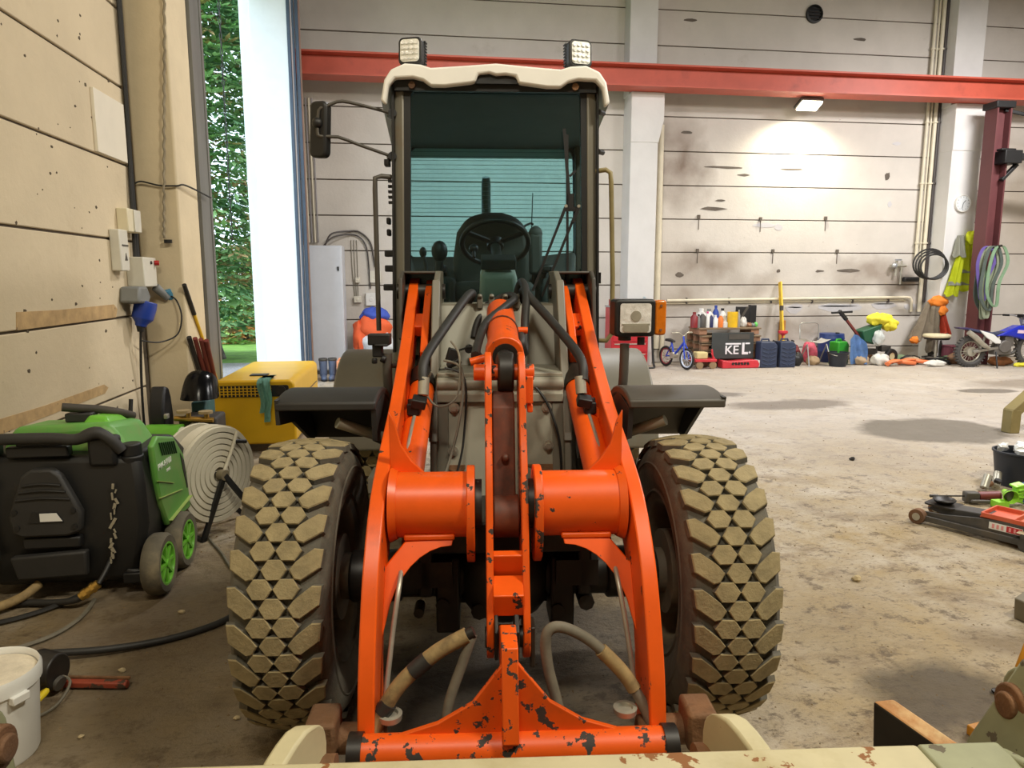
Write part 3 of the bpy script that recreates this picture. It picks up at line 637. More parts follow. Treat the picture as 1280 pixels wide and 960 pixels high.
b = B(); b.box((0, CF + .06, 1.40), (1.08, .1, .24)); b.box((-.43, CF - .012, 1.46), (.13, .02, .16)); b.box((.43, CF - .012, 1.46), (.13, .02, .16)); b.done('cab_sill', GREY, LO, bevel=.01)
# rear window
rw_o = quadround(-.66, .66, 1.70, 2.72, .03, .06); rw_i = quadround(-.62, .62, 1.83, 2.655, .03, .1)
b = B(); ring_frame(rw_o, rw_i, CR - .04, CR, b); b.done('rear_window_frame', BLACK, LO)
b = B(); b.prism(quadround(-.63, .63, 1.82, 2.665, .03, .09), 'y', CR - .025, CR - .019); rw = b.done('rear_window', GL2, LO)
b = B()
for i in range(24): b.box((0, CR - .03, 1.90 + i * .031), (1.2, .002, .0028))
b.each('heating_wire', mat('heater_line', (96, 120, 120), 0.6, var=0), rw)
# floor, interior
INT = mat('dark_cab_interior', (58, 60, 58), 0.7, var=0.15); INTL = mat('dusty_console', (196, 198, 182), 0.6, var=0.12)
b = B(); b.box((0, 2.0, 1.22), (1.1, 1.5, .06)); b.box((0, CR - .02, 1.5), (1.34, .05, .7)); b.done('cab_floor', INT, LO)
b = B(); b.hexa([(-.5, CF + .05, 2.66), (.5, CF + .05, 2.66), (.66, CR, 2.64), (-.66, CR, 2.64), (-.5, CF + .05, 2.76), (.5, CF + .05, 2.76), (.66, CR, 2.76), (-.66, CR, 2.76)]); b.done('headliner', INT, LO)
b = B(); b.hexa([(-.11, CF + .1, 1.25), (.15, CF + .1, 1.25), (.15, CF + .42, 1.25), (-.11, CF + .42, 1.25), (-.085, CF + .16, 1.725), (.12, CF + .16, 1.725), (.12, CF + .38, 1.77), (-.085, CF + .38, 1.77)])
con = b.done('steering_console', INTL, LO, bevel=.03, seg=3)
b = B(); b.box((.018, CF + .25, 1.79), (.2, .14, .06), (.25, 0, 0)); b.cyl((.015, CF + .3, 1.78), (.005, CF + .45, 1.90), .03, n=12); b.done('steering_column', INT, con, bevel=.01)
b = B(); M = Matrix.Translation((.005, CF + .46, 1.905)) @ Euler((radians(-38), 0, 0)).to_matrix().to_4x4()
b.tube([(.2 * cos(i * 2 * pi / 28), .2 * sin(i * 2 * pi / 28), 0) for i in range(28)], .016, n=8, closed=True); b.cyl((0, 0, -.03), (0, 0, .015), .05, n=16)
for a in (90, 210, 330): b.bar((0, 0, 0), (.19 * cos(radians(a)), .19 * sin(radians(a)), 0), .03, .012)
b.cyl((-.13, .13, 0), (-.13, .13, .05), .012, n=8); b.sph((-.13, .13, .07), .03); b.xf(M); b.done('steering_wheel', BLACK, con)
b = B(); b.prism([(-.25, 1.55), (-.27, 1.8), (-.24, 2.0), (-.17, 2.1), (-.05, 2.13), (.06, 2.13), (.17, 2.1), (.24, 2.0), (.27, 1.8), (.25, 1.55)], 'y', 2.12, 2.26); b.box((0, 1.92, 1.6), (.5, .5, .16))
st = b.done('driver_seat', INT, LO, bevel=.05, seg=3)
for x in (-.34, .34):
    b = B(); b.box((x, 2.0, 1.76), (.07, .34, .05)); b.box((x, 2.12, 1.68), (.05, .06, .16)); b.done('armrest', BLACK, st, bevel=.015)
b = B(); b.box((-.34, 1.75, 1.5), (.2, .5, .4)); b.hexa([(-.5, 1.9, 1.3), (-.25, 1.9, 1.3), (-.25, 2.6, 1.3), (-.62, 2.6, 1.3), (-.5, 1.9, 1.66), (-.25, 1.9, 1.66), (-.25, 2.6, 1.86), (-.62, 2.6, 1.86)])
b.hexa([(.3, 1.8, 1.3), (.5, 1.8, 1.3), (.62, 2.6, 1.3), (.3, 2.6, 1.3), (.3, 1.8, 1.6), (.5, 1.8, 1.6), (.62, 2.6, 1.9), (.3, 2.6, 1.86)]); b.done('side_console', INT, LO, bevel=.03)
b = B(); b.cyl((-.34, 1.7, 1.68), (-.335, 1.72, 1.80), .02, .026, n=10); b.sph((-.333, 1.725, 1.86), (.05, .045, .065)); b.done('control_lever', BLACK, LO); b = B(); b.cyl((-.39, 1.6, 1.66), (-.42, 1.62, 1.83), .01, n=8); b.sph((-.425, 1.625, 1.85), (.022, .022, .032)); b.done('control_lever', BLACK, LO)
b = B(); b.box((.27, 1.95, 1.85), (.08, .1, .26)); b.sph((.27, 1.95, 1.98), (.045, .05, .05)); b.done('right_console', INT, LO, bevel=.02)
b = B(); b.tube([(.16, 2.3, 1.98), (.23, 2.35, 2.06), (.27, 2.4, 2.08), (.29, 2.4, 2.07)], .008, n=6); b.tube([(.2, 2.3, 1.95), (.29, 2.38, 2.05)], .006, n=6); b.each('belt_bracket', BLACK, LO)
# roof
ctop = [(-.585, 2.590), (-.565, 2.690), (-.53, 2.740), (-.46, 2.770), (-.38, 2.765), (-.33, 2.750), (-.16, 2.762), (0, 2.775), (.16, 2.762), (.33, 2.750), (.38, 2.765), (.46, 2.770), (.53, 2.740), (.565, 2.690), (.585, 2.590)]
cbot = [(.56, 2.570), (.545, 2.660), (.51, 2.698), (.42, 2.702), (.37, 2.690), (.33, 2.662), (.26, 2.662), (.115, 2.680), (.10, 2.715), (.05, 2.722), (.0, 2.718), (-.035, 2.728), (-.09, 2.722), (-.105, 2.685), (-.13, 2.678), (-.26, 2.662), (-.33, 2.662), (-.37, 2.690), (-.42, 2.702), (-.51, 2.698), (-.545, 2.660), (-.56, 2.570)]
b = B(); b.prism(ctop + cbot, 'y', CF - .09, CF - .04); rf0 = b.done('roof_visor', CREAMROOF, LO, bevel=.01)
b = B(); nb = len(ctop); A = [b.bm.verts.new((x, CF - .05, z)) for x, z in ctop]; Cc = [b.bm.verts.new((x * 1.22, CR + .05, z - .01)) for x, z in ctop]
for i in range(nb - 1): b._f([A[i], A[i + 1], Cc[i + 1], Cc[i]])
b._f(Cc); b.done('roof', CREAMROOF, LO)
b = B(); b.box((0, CF - .025, 2.70), (1.04, .03, .10)); b.box((.02, CF - .055, 2.707), (.25, .02, .05)); b.done('visor_backing', BLACK, LO)
b = B()
for x in (-.43, .41): b.cyl((x, CF - .055, 2.675), (x, CF - .03, 2.675), .018, n=8)
b.each('visor_bolt', RUST, LO)
# work lights
LEDG = mat('led_lens', (232, 234, 230), 0.25, 0.3, var=0.15, scale=60)
for s in (-1, 1):
    g = B(); g.prism(rect(-.062, -.068, .062, .068, .025), 'y', -.02, .03)
    wl_ = g.done('work_light', BLACK, LO, (s * .432, CF - .02, 2.842), rot=(radians(-4), 0, radians(s * 14)), bevel=.005)
    b = B(); b.prism(rect(-.05, -.055, .05, .055, .018), 'y', -.026, -.018); b.done('lens', LEDG, wl_)
    b = B()
    for i in range(4):
        for j in range(4): b.cyl((-.036 + i * .024, -.033, -.038 + j * .0255), (-.036 + i * .024, -.025, -.038 + j * .0255), .0095, .004, n=8)
    b.done('led_reflectors', SILVER, wl_, kind='stuff')
    b = B()
    for i in range(9): b.box((0, .045, -.06 + i * .015), (.13, .035, .006)); 
    b.each('cooling_fin', BLACK, wl_)
    b = B(); b.box((0, .01, -.085), (.09, .03, .045)); b.cyl((-.05, .01, -.075), (.05, .01, -.075), .009, n=8); b.done('light_bracket', BLACK, wl_, bevel=.005)
# mirror
b = B(); b.prism(rect(-.045, -.155, .06, .12, .03), 'y', -.03, .02); mr = b.done('wing_mirror', BLACK, LO, (-.895, CF - .08, 2.46), rot=(0, radians(4), radians(-28)), bevel=.012)
b = B(); b.tube([(-.538, CF, 2.545), (-.62, CF - .06, 2.555), (-.74, CF - .1, 2.575), (-.80, CF - .11, 2.575), (-.86, CF - .12, 2.545), (-.89, CF - .12, 2.53), (-.90, CF - .12, 2.43), (-.885, CF - .12, 2.405), (-.80, CF - .11, 2.405), (-.70, CF - .06, 2.375), (-.545, CF, 2.33)], .0085, n=8, sub=2); b.done('mirror_arm', FRAMEG, LO)
b = B(); b.sph((-.9, CF - .115, 2.47), .028); b.cyl((-.535, CF - .02, 2.545), (-.55, CF + .03, 2.545), .022, n=10); b.cyl((-.54, CF - .02, 2.33), (-.555, CF + .03, 2.33), .022, n=10); b.each('mirror_joint', BLACK, LO)
# hand rails
b = B(); b.tube([(-.552, CF, 2.225), (-.60, CF - .03, 2.225), (-.63, CF - .04, 2.215), (-.632, CF - .04, 2.16), (-.632, CF - .04, 1.8), (-.632, CF - .04, 1.42)], .013, n=10); b.done('hand_rail', FRAMEG, LO)
b = B(); b.tube([(.535, CF, 2.262), (.58, CF - .03, 2.265), (.605, CF - .03, 2.25), (.61, CF - .03, 2.2), (.628, CF - .03, 1.7), (.63, CF - .03, 1.4), (.60, CF - .03, 1.36), (.55, CF, 1.36)], .013, n=10); b.done('hand_rail', mat('yellowed_rail', (136, 124, 84), 0.5, var=0.2), LO)
b = B()
for z, w in ((2.30, .03), (2.0, .02), (1.94, .02), (1.83, .05), (1.75, .05), (1.65, .07)): b.box((-.573, CF + .03, z), (w, .06, .035))
b.each('door_hinge', BLACK, LO, bevel=.006)
b = B()
for i in range(5): b.box((-.565, CF + .06, 2.10 + .028 * i), (.02, .03, .014))
b.box((.56, CF + .05, 1.70), (.03, .04, .06)); b.cyl((.54, CF - .02, 2.36), (.57, CF + .02, 2.36), .014, n=8); b.cyl((.54, CF - .02, 2.56), (.57, CF + .02, 2.56), .014, n=8); b.each('door_vent', BLACK, LO)
# wiper with parallel arms
b = B(); b.bar((.372, CF - .03, 2.44), (.384, CF - .03, 1.62), .012, .02); b.bar((.356, CF - .035, 2.47), (.39, CF - .035, 2.07), .016, .012)
b.bar((.395, CF - .04, 2.14), (.395, CF - .04, 2.06), .028, .02); b.box((.40, CF - .04, 2.06), (.075, .016, .022)); b.bar((.368, CF - .045, 2.075), (.195, CF - .03, 1.63), .012, .014); b.bar((.436, CF - .045, 2.075), (.245, CF - .03, 1.60), .012, .014); b.bar((.366, CF - .045, 2.07), (.335, CF - .044, 1.99), .022, .016); b.bar((.436, CF - .045, 2.07), (.405, CF - .044, 1.99), .022, .016)
b.bar((.388, CF - .035, 2.23), (.42, CF - .03, 2.26), .012, .012)
wp = b.done('wiper', BLACK, LO)
b = B(); b.cyl((.368, CF - .056, 2.075), (.368, CF - .046, 2.075), .009, n=8); b.cyl((.436, CF - .056, 2.075), (.436, CF - .046, 2.075), .009, n=8); b.each('wiper_screw', STEEL, wp)
# rear body
b = B(); b.box((0, 3.2, 1.15), (1.15, .9, .8)); b.done('engine_hood', GREY, LO, bevel=.08, seg=3)
b = B(); b.cyl((-.035, 3.02, 1.5), (-.035, 3.02, 2.42), .036, n=16); b.cyl((-.035, 3.02, 2.42), (-.035, 3.0, 2.47), .036, .03, n=16); b.done('exhaust_stack', FRAMEG, LO)
b = B(); b.cyl((.30, 2.95, 1.55), (.325, 2.95, 2.35), .006, .004, n=6); b.done('aerial', BLACK, LO)
def fender_y(t, r): return 2.15 - r * cos(t), .56 + r * sin(t)
for s in (-1, 1):
    b = B(); b.prism([fender_y(radians(10 + 8 * i), .66) for i in range(19)] + [fender_y(radians(154 - 8 * i), .62) for i in range(19)], 'x', s * .60, s * 1.0)
    b.prism([fender_y(radians(10 + 8 * i), .66) for i in range(19)] + [(2.6, .8), (1.7, .8)], 'x', s * .58, s * .61); b.done('rear_fender', GREY, LO, bevel=.03, seg=3)
# front mudguards
for s in (-1, 1):
    P = [(-.02, 1.165), (.06, 1.185), (.20, 1.19), (.34, 1.165), (.46, 1.10), (.56, 1.0), (.62, .9), (.60, .89), (.54, .975), (.44, 1.07), (.33, 1.13), (.2, 1.155), (.06, 1.15), (-.02, 1.13)]
    P = [(y + .09, z + .055) for y, z in P]; b = B(); b.prism(smooth2(P, 2), 'x', s * .50, s * .89); fm = b.done('front_mudguard', BLACKD if s < 0 else FRAMEG, LO, bevel=.012, seg=2)
    b = B(); b.prism([(.08, 1.19), (.3, 1.22), (.55, 1.13), (.7, .93), (.5, .9), (.3, 1.0), (.1, 1.06)], 'x', s * .50, s * .52); b.done('mudguard_skirt', BLACKD, fm)
    lowz = 1.10 if s < 0 else 1.17
    b = B(); b.prism([(.07, 1.23), (.3, 1.235), (.55, 1.15), (.70, .95), (.6, .95), (.3, lowz), (.08, lowz + .03)], 'x', s * .875, s * .89); b.done('mudguard_valance', BLACKD, fm)
    b = B(); b.cyl((s * .66, .12, 1.13), (s * .36, .3, .98), .022, n=12); b.box((s * .47, .1, .9), (.12, .16, .06)); b.done('mudguard_stay', GREYL, fm)
# head lamp on its stalk, bare stalk on the other side
b = B(); b.prism(rect(-.095, -.085, .095, .085, .018), 'y', -.03, .07); hl = b.done('head_lamp', BLACK, LO, (.613, .55, 1.52), rot=(0, 0, radians(4)), bevel=.01)
b = B(); b.prism(rect(-.072, -.066, .072, .066, .012), 'y', -.036, -.028); b.done('lens', SILVER, hl)
b = B(); b.prism(rect(-.06, -.062, .06, -.03, .012), 'y', -.042, -.034); b.cyl((0, -.04, .01), (0, -.034, .01), .024, n=14); b.box((0, -.037, -.028), (.13, .004, .006)); b.done('lamp_reflector', STEEL, hl)
AMB = mat('amber_lens', (206, 112, 14), 0.25, var=0.1, scale=20, coat=.3)
b = B(); b.prism(rect(.094, -.08, .148, .08, .014), 'y', -.022, .06); il = b.done('indicator_lens', AMB, hl, bevel=.008)
b = B(); b.cyl((.121, -.028, .055), (.121, -.02, .055), .006, n=8); b.cyl((.121, -.028, -.055), (.121, -.02, -.055), .006, n=8); b.each('lens_screw', RUST, il)
b = B(); b.cyl((-.035, .02, -.085), (-.035, .02, -.105), .03, n=14); b.cyl((.04, .01, -.09), (.04, .01, -.125), .018, n=10); b.done('lamp_base', BLACK, hl)
b = B(); b.tube([(.578, .57, 1.40), (.578, .57, 1.34), (.575, .57, 1.22), (.568, .6, 1.17), (.54, .66, 1.14), (.49, .75, 1.13)], .022, n=12, sub=4); b.done('lamp_stalk', FRAMEG, LO)
b = B(); b.tube([(-.515, .57, 1.36), (-.515, .57, 1.24), (-.51, .6, 1.165), (-.48, .7, 1.13), (-.42, .8, 1.12)], .022, n=12, sub=4); b.tube([(-.515, .57, 1.30), (-.46, .62, 1.30)], .012, n=8); b.done('lamp_stalk', FRAMEG, LO)
b = B(); b.box((-.535, .56, 1.40), (.06, .08, .012)); b.box((-.545, .56, 1.425), (.1, .07, .05)); b.box((-.555, .56, 1.38), (.045, .05, .07)); b.cyl((-.54, .55, 1.34), (-.52, .55, 1.33), .018, n=8); b.cyl((-.57, .55, 1.34), (-.57, .55, 1.315), .014, n=8); b.done('broken_lamp_mount', BLACK, LO, bevel=.006)
# ------------------------------------------------------------------ bucket in front of the loader
BK = thing('loader_bucket', 'worn cream steel bucket hooked to the loader arms, only its rear rim in view', 'bucket', (0.329, 2.66, 0), radians(-5.1))
GRN = mat('grey_green_worn_paint', (142, 144, 112), 0.6, var=0.15, scale=6, chip=(96, 88, 70), chip_thr=0.62, chip_scale=14)
b = B(); b.box((-.1, -1.285, .575), (2.1, .24, .035)); b.box((-.1, -1.18, .50), (2.1, .03, .16)); b.done('top_rim', CREAM, BK, bevel=.008)
b = B(); b.box((1.05, -1.285, .576), (.2, .24, .037)); b.prism([(-1.17, .0), (-1.17, .58), (-1.3, .62), (-1.75, .3), (-1.8, .0)], 'x', 1.14, 1.17); b.done('corner_plate', GRN, BK, bevel=.008)
b = B(); P = [(-1.18, .58), (-1.12, .35), (-1.16, .12), (-1.3, .03), (-1.9, .01), (-1.9, .03), (-1.31, .055), (-1.2, .13), (-1.15, .35), (-1.21, .58)]; b.prism(P, 'x', -1.15, 1.15); b.done('bucket_shell', CREAM, BK)
for s in (-1, 1):
    b = B(); P = [(-1.19, .55), (-1.14, .58), (-1.06, .60), (-1.0, .575), (-.96, .53), (-.95, .46), (-.98, .36), (-1.12, .34), (-1.16, .45)]
    b.prism(smooth2(P, 2), 'x', s * .50, s * .555)
    for v in b.bm.verts: v.co.x += s * max(0, -(v.co.y + 1.0)) * .35
    b.done('hook_ear', CREAM, BK, bevel=.008)
    b = B(); b.cyl((s * .475, -.98, .42), (s * .62, -.98, .42), .05, n=16); b.done('hook_pin', RUST, BK)
b = B(); b.hexa([(.95, -1.0, .36), (1.03, -1.02, .36), (1.2, -1.17, .36), (1.13, -1.17, .36), (.935, -1.0, .60), (.99, -1.0, .605), (1.10, -1.17, .56), (1.05, -1.17, .55)]); b.bm.normal_update(); bmesh.ops.recalc_face_normals(b.bm, faces=b.bm.faces)
for f in b.bm.faces: f.material_index = 1 if f.normal.z > .3 else 0
b.done('side_hook', [GREASE, mat('rust_scale_tan', (176, 126, 76), .75, var=.25, scale=14, dirt=(206, 180, 132), dirt_thr=.5, dirt_scale=10)], BK, bevel=.006)
for x, s, dz in ((1.30, 1, 0), (-1.287, -1, -.04)):
    b = B(); c = [(x0 - 1.05, z0) for x0, z0 in [(.075 * cos(a), .62 + dz + .085 * sin(a)) for a in [i * pi / 10 for i in range(11)]]] + [(-1.13, .40), (-.96, .40)]
    b.prism(c, 'x', x - .0, x + s * .04); er = b.done('pin_ear', GRN, BK, bevel=.008)
    b = B(); b.cyl((x - s * .035, -1.05, .61 + dz), (x + s * .05, -1.05, .61 + dz), .055, n=24); b.cyl((x - s * .05, -1.05, .61 + dz), (x - s * .03, -1.05, .61 + dz), .034, n=20); b.done('hinge_pin', RUST, er, bevel=.006)
    b = B(); b.cyl((x - s * .04, -1.06, .515 + dz), (x, -1.06, .515 + dz), .024, n=6); b.cyl((x - s * .055, -1.06, .515 + dz), (x - s * .04, -1.06, .515 + dz), .016, n=6); b.done('pin_bolt', mat('pale_bolt', (196, 190, 164), 0.5, .3), er)
b = B(); b.box((1.3, -1.1, .56), (.1, .2, .3), (.2, .3, 0)); b.done('corner_gusset', GRN, BK, bevel=.01)
# ------------------------------------------------------------------ left wall fittings
CABLE = mat('black_cable', (28, 27, 26), 0.6, var=0.1)
def wire(name, pts, r, m, label, cat, sub=6, n=6, group=None):
    b = B(); b.tube(pts, r, n=n, sub=sub); return tag(b.done(name, m), label, cat, group)
b = B(); b.prism([(5.99, 2.655), (6.56, 2.655), (6.56, 3.125), (5.99, 3.125)], 'x', -2.40, -2.375); tag(b.done('cover_plate', mat('cream_plate', (222, 214, 196), 0.6, var=0.03), bevel=.003), 'blank cream cover plate screwed high on the left wall', 'plate')
BOXW = mat('grey_white_box', (206, 202, 188), 0.5, var=0.05)
t = thing('junction_box', 'cream two part junction box, topmost of the electrical boxes on the left wall', 'junction box', (-2.4, 6.42, 2.08))
b = B(); b.box((.045, 0, .09), (.09, .26, .19)); b.done('housing', mat('cream_box', (216, 206, 176), 0.5, var=.04), t, bevel=.008)
b = B(); b.box((.096, 0.05, .09), (.012, .14, .18)); b.done('lid', BOXW, t, bevel=.004)
t = thing('fuse_box', 'narrow grey fuse box with a warning triangle left of the cables on the left wall', 'fuse box', (-2.4, 6.2, 1.75))
b = B(); b.box((.04, 0, .17), (.08, .17, .33)); b.done('housing', BOXW, t, bevel=.01)
b = B(); b.box((.082, 0.01, .21), (.006, .12, .012)); b.done('slot', FRAMEG, t)
b = B(); b.prism([(-.01, .09), (.04, .09), (.015, .15)], 'x', .08, .084); b.done('warning_triangle', mat('dark_print', (70, 66, 58), .6), t)
t = thing('switch_box', 'grey socket box with a red stop button on the left wall beside the pillar', 'switch box', (-2.4, 6.56, 1.62))
b = B(); b.box((.07, 0, .13), (.14, .3, .25)); b.done('housing', BOXW, t, bevel=.008)
b = B(); b.cyl((.14, .11, .21), (.175, .12, .21), .022, n=14); b.done('stop_button', mat('red_button', (170, 26, 24), .4), t)
b = B(); b.cyl((.14, .02, .21), (.15, .02, .21), .014, n=10); b.done('knob', BLACK, t)
b = B(); b.cyl((.13, .12, -.0), (.2, .2, -.1), .04, .03, n=12); b.done('grey_socket', mat('grey_plastic', (120, 122, 120), .5), t)
b = B(); b.cyl((.2, .2, -.03), (.22, .24, -.1), .03, n=12); b.done('blue_plug', mat('pale_blue_plastic', (80, 150, 190), .4), t)
b = B()
for i in range(5): b.cyl((.06, -.11 + i * .05, .0), (.06, -.11 + i * .05, -.03), .014, n=8)
b.each('cable_gland', BOXW, t)
t = thing('power_plug', 'large blue industrial plug in a grey socket on the left wall', 'plug', (-2.4, 6.36, 1.34))
b = B(); b.prism([(-.16, .16), (.06, .14), (.12, .2), (.05, .29), (-.12, .29)], 'x', 0, .16); b.done('socket', mat('grey_plastic', (120, 122, 120), .5), t, bevel=.02)
b = B(); b.lathe([(0, .17), (.085, .17), (.09, .12), (.085, .02), (.05, -.02), (.042, -.05), (0, -.05)], o=(.1, .03, 0), d=(.25, .15, 1), n=18); b.box((.16, .04, .09), (.05, .09, .09)); b.done('plug_body', mat('blue_plastic', (34, 62, 150), .35, var=.08), t, bevel=.008)
b = B(); b.cyl((.09, .02, -.04), (.088, .02, -.09), .034, .026, n=14); b.done('cable_collar', CABLE, t)
wire('power_cable', [(-2.31, 6.38, 1.26), (-2.33, 6.40, 1.1), (-2.36, 6.44, .8), (-2.375, 6.47, .45), (-2.36, 6.46, .2), (-2.28, 6.4, .02)], .012, CABLE, 'black cable hanging from the blue plug down the left wall', 'cable')
for i, (dy, dx) in enumerate(((0, .0), (.035, .004), (.06, .0))):
    wire('wall_cable', [(-2.375 + dx, 6.60 + dy, 7.0), (-2.37 + dx, 6.60 + dy, 4.2), (-2.375 + dx, 6.61 + dy * .6, 3.0), (-2.372 + dx, 6.57 + dy, 2.4), (-2.37, 6.54 + dy * 1.4, 1.88)], .011 + .003 * (i == 0), CABLE, 'black cable running down the end of the left wall, %s of three' % ('leftmost', 'middle', 'rightmost')[i], 'cable', group='cables down the left wall')
wire('loose_cable', [(-2.2, 6.78, 1.55), (-2.12, 6.74, 1.5), (-2.08, 6.72, 1.36), (-2.12, 6.70, 1.2), (-2.24, 6.6, 1.14), (-2.33, 6.42, 1.17)], .007, CABLE, 'thin black cable looping from the switch box to the plug cable', 'cable')
wire('door_cable', [(-2.39, 6.72, 2.51), (-2.34, 6.74, 2.53), (-2.2, 6.75, 2.50), (-2.06, 6.76, 2.50), (-2.02, 6.9, 2.52), (-2.0, 7.6, 2.49)], .008, CABLE, 'thin black cable stretched sideways across the cream pillar', 'cable')
b = B(); P = spline([Vector(p) for p in ((-2.04, 6.75, 5.2), (-2.05, 6.74, 4.1), (-2.12, 6.73, 3.0), (-2.19, 6.74, 2.05))], 30)
b.tube([p + Vector((.006 * cos(i * 1.9), .006 * sin(i * 1.9), 0)) for i, p in enumerate(P)], .011, n=6); tag(b.done('pull_rope', mat('grey_rope', (138, 128, 108), .9, var=.2)), 'grey pull rope hanging slanted in front of the cream pillar', 'rope')
b = B(); b.cyl((-2.17, 6.79, 2.02), (-2.17, 6.72, 2.02), .014, n=8); b.box((-2.155, 6.735, 2.02), (.06, .03, .03)); tag(b.done('rope_cleat', BLACK), 'small dark cleat on the pillar at the end of the pull rope', 'cleat')
b = B()
for i in range(56): 
    z = 2.2 + i * .085; b.tube([(-2.2 + .012 * cos(a) * (i % 2), 9.2 + .012 * cos(a) * (1 - i % 2), z + .045 * sin(a)) for a in [k * pi / 4 for k in range(8)]], .006, n=5, closed=True)
tag(b.done('door_chain', BLACK), 'black hoist chain hanging in the open doorway before the tree', 'chain')
STAIN = mat('bare_concrete_strip', (182, 152, 108), .95, var=.2, scale=12, chip=(120, 100, 74), chip_thr=.66, chip_scale=16)
def wallpatch(pts): 
    b = B(); b.prism(pts, 'x', XL - .004, XL + .003); b.done('bare_patch', STAIN, wl)
wallpatch([(4.66, 1.385), (6.12, 1.385), (6.16, 1.45), (6.10, 1.49), (5.2, 1.485), (4.68, 1.495)])
wallpatch([(4.0, .80), (5.8, .815), (5.87, .85), (5.8, .885), (4.9, .88), (4.0, .90)])
SCR = mat('wall_pock', (84, 72, 56), .95)
random.seed(11); b = B()
for i in range(70):
    y, z = random.uniform(4.3, 6.55), random.uniform(.5, 4.2); s = random.uniform(.006, .02)
    b.prism([(y + s * random.uniform(.5, 1.3) * cos(a), z + s * random.uniform(.4, 1) * sin(a)) for a in (0, 1.2, 2.5, 3.8, 5.1)], 'x', XL - .002, XL + .002)
b.done('plaster_pocks', SCR, wl, kind='stuff')

# ------------------------------------------------------------------ pressure washer (black back, green hood)
GREEN = mat('green_plastic', (92, 152, 66), .45, var=.08, scale=3, dirt=(132, 140, 84), dirt_thr=.5, dirt_scale=4, dirt_amt=.5)
LIME = mat('lime_plastic', (104, 176, 52), .4, var=.08)
WB = mat('washer_black_shell', (27, 27, 27), .5, var=.2, scale=3, dirt=(86, 78, 64), dirt_thr=.62, dirt_scale=3, dirt_amt=.3)
t = thing('pressure_washer', 'big black pressure washer with a green hood and two green-rimmed wheels beside the left wall', 'pressure washer', (-1.88, 4.25, 0))
b = B(); b.loft([[(x0, y0, z), (x1, y0, z + dz), (x1, y1, z + dz), (x0, y1, z)] for z, dz, x0, x1, y0, y1 in ((.065, 0, -.37, .33, -.33, .44), (.16, 0, -.40, .38, -.365, .46), (.42, -.02, -.42, .44, -.40, .48), (.62, -.02, -.41, .43, -.385, .42), (.80, -.03, -.39, .41, -.36, .2))])
b.done('body_shell', WB, t, bevel=.04, seg=3)
b = B(); b.tube([(-.40, -.36, .74), (-.40, -.38, .82), (-.36, -.39, .875), (-.25, -.40, .885), (0, -.40, .885), (.13, -.40, .875), (.22, -.39, .905), (.28, -.385, .875), (.33, -.36, .80)], [.026, .03, .03, .03, .03, .03, .034, .03, .03], n=10, sub=4); b.done('push_handle', BLACKD, t)
b = B(); b.box((-.33, -.34, .80), (.12, .1, .16)); b.box((.24, -.34, .80), (.14, .1, .16)); b.each('handle_bracket', BLACK, t, bevel=.02)
b = B(); b.box((-.07, -.36, .81), (.3, .06, .06)); b.box((-.07, -.35, .845), (.22, .04, .05)); b.done('control_strip', BLACK, t, bevel=.01)
b = B(); b.cyl((.36, -.31, .76), (.36, -.31, .83), .05, n=20); b.cyl((.36, -.31, .72), (.36, -.31, .765), .056, .06, n=20); b.done('tank_cap', BLACK, t, bevel=.008)
# hood
b = B(); b.hexa([(-.32, -.27, .78), (.36, -.27, .76), (.38, .22, .60), (-.34, .22, .60), (-.24, -.26, .92), (.22, -.26, .935), (.28, .1, .89), (-.26, .1, .89)])
b.done('hood', GREEN, t, bevel=.04, seg=3)
b = B(); b.hexa([(.06, -.2, .90), (.22, -.2, .90), (.24, .05, .88), (.06, .05, .88), (.1, -.17, .96), (.19, -.17, .95), (.2, .0, .93), (.1, .0, .94)]); b.done('hood_latch', LIME, t, bevel=.015)
sp = [(-.28, .80), (-.20, .84), (.05, .78), (.20, .64), (.24, .5), (.27, .28), (-.13, .30), (-.22, .46), (-.26, .62)]
b = B(); b.prism(sp, 'x', .425, .46); side = b.done('side_panel', GREEN, t, bevel=.012)
b = B()
for i in range(8): b.bar((.462, -.20 + i * .032, .80 - i * .006), (.462, -.16 + i * .032, .72 - i * .006), .006, .012, upv=(1, 0, 0))
b.each('vent_slot', mat('dark_green', (24, 60, 26), .6), side)
b = B(); b.prism([(.13, .66), (.19, .60), (.23, .42), (.215, .42), (.16, .56)], 'x', .458, .463); b.done('vent_opening', BLACK, side)
b = B(); b.bar((.463, -.26, .60), (.463, -.02, .52), .004, .01, upv=(1, 0, 0)); b.bar((.463, -.25, .5), (.463, .12, .44), .004, .012, upv=(1, 0, 0)); b.bar((.463, -.13, .33), (.463, .25, .36), .004, .035, upv=(1, 0, 0)); b.each('panel_crease', mat('pale_green', (150, 170, 92), .5), side)
LET = mat('white_print', (226, 230, 220), .6, var=0)
text('PW-H100', .052, LET, side, (.4605, -.13, .665), (radians(90), 0, radians(90)))
text('SERIES', .022, LET, side, (.4605, -.08, .618), (radians(90), 0, radians(90)))
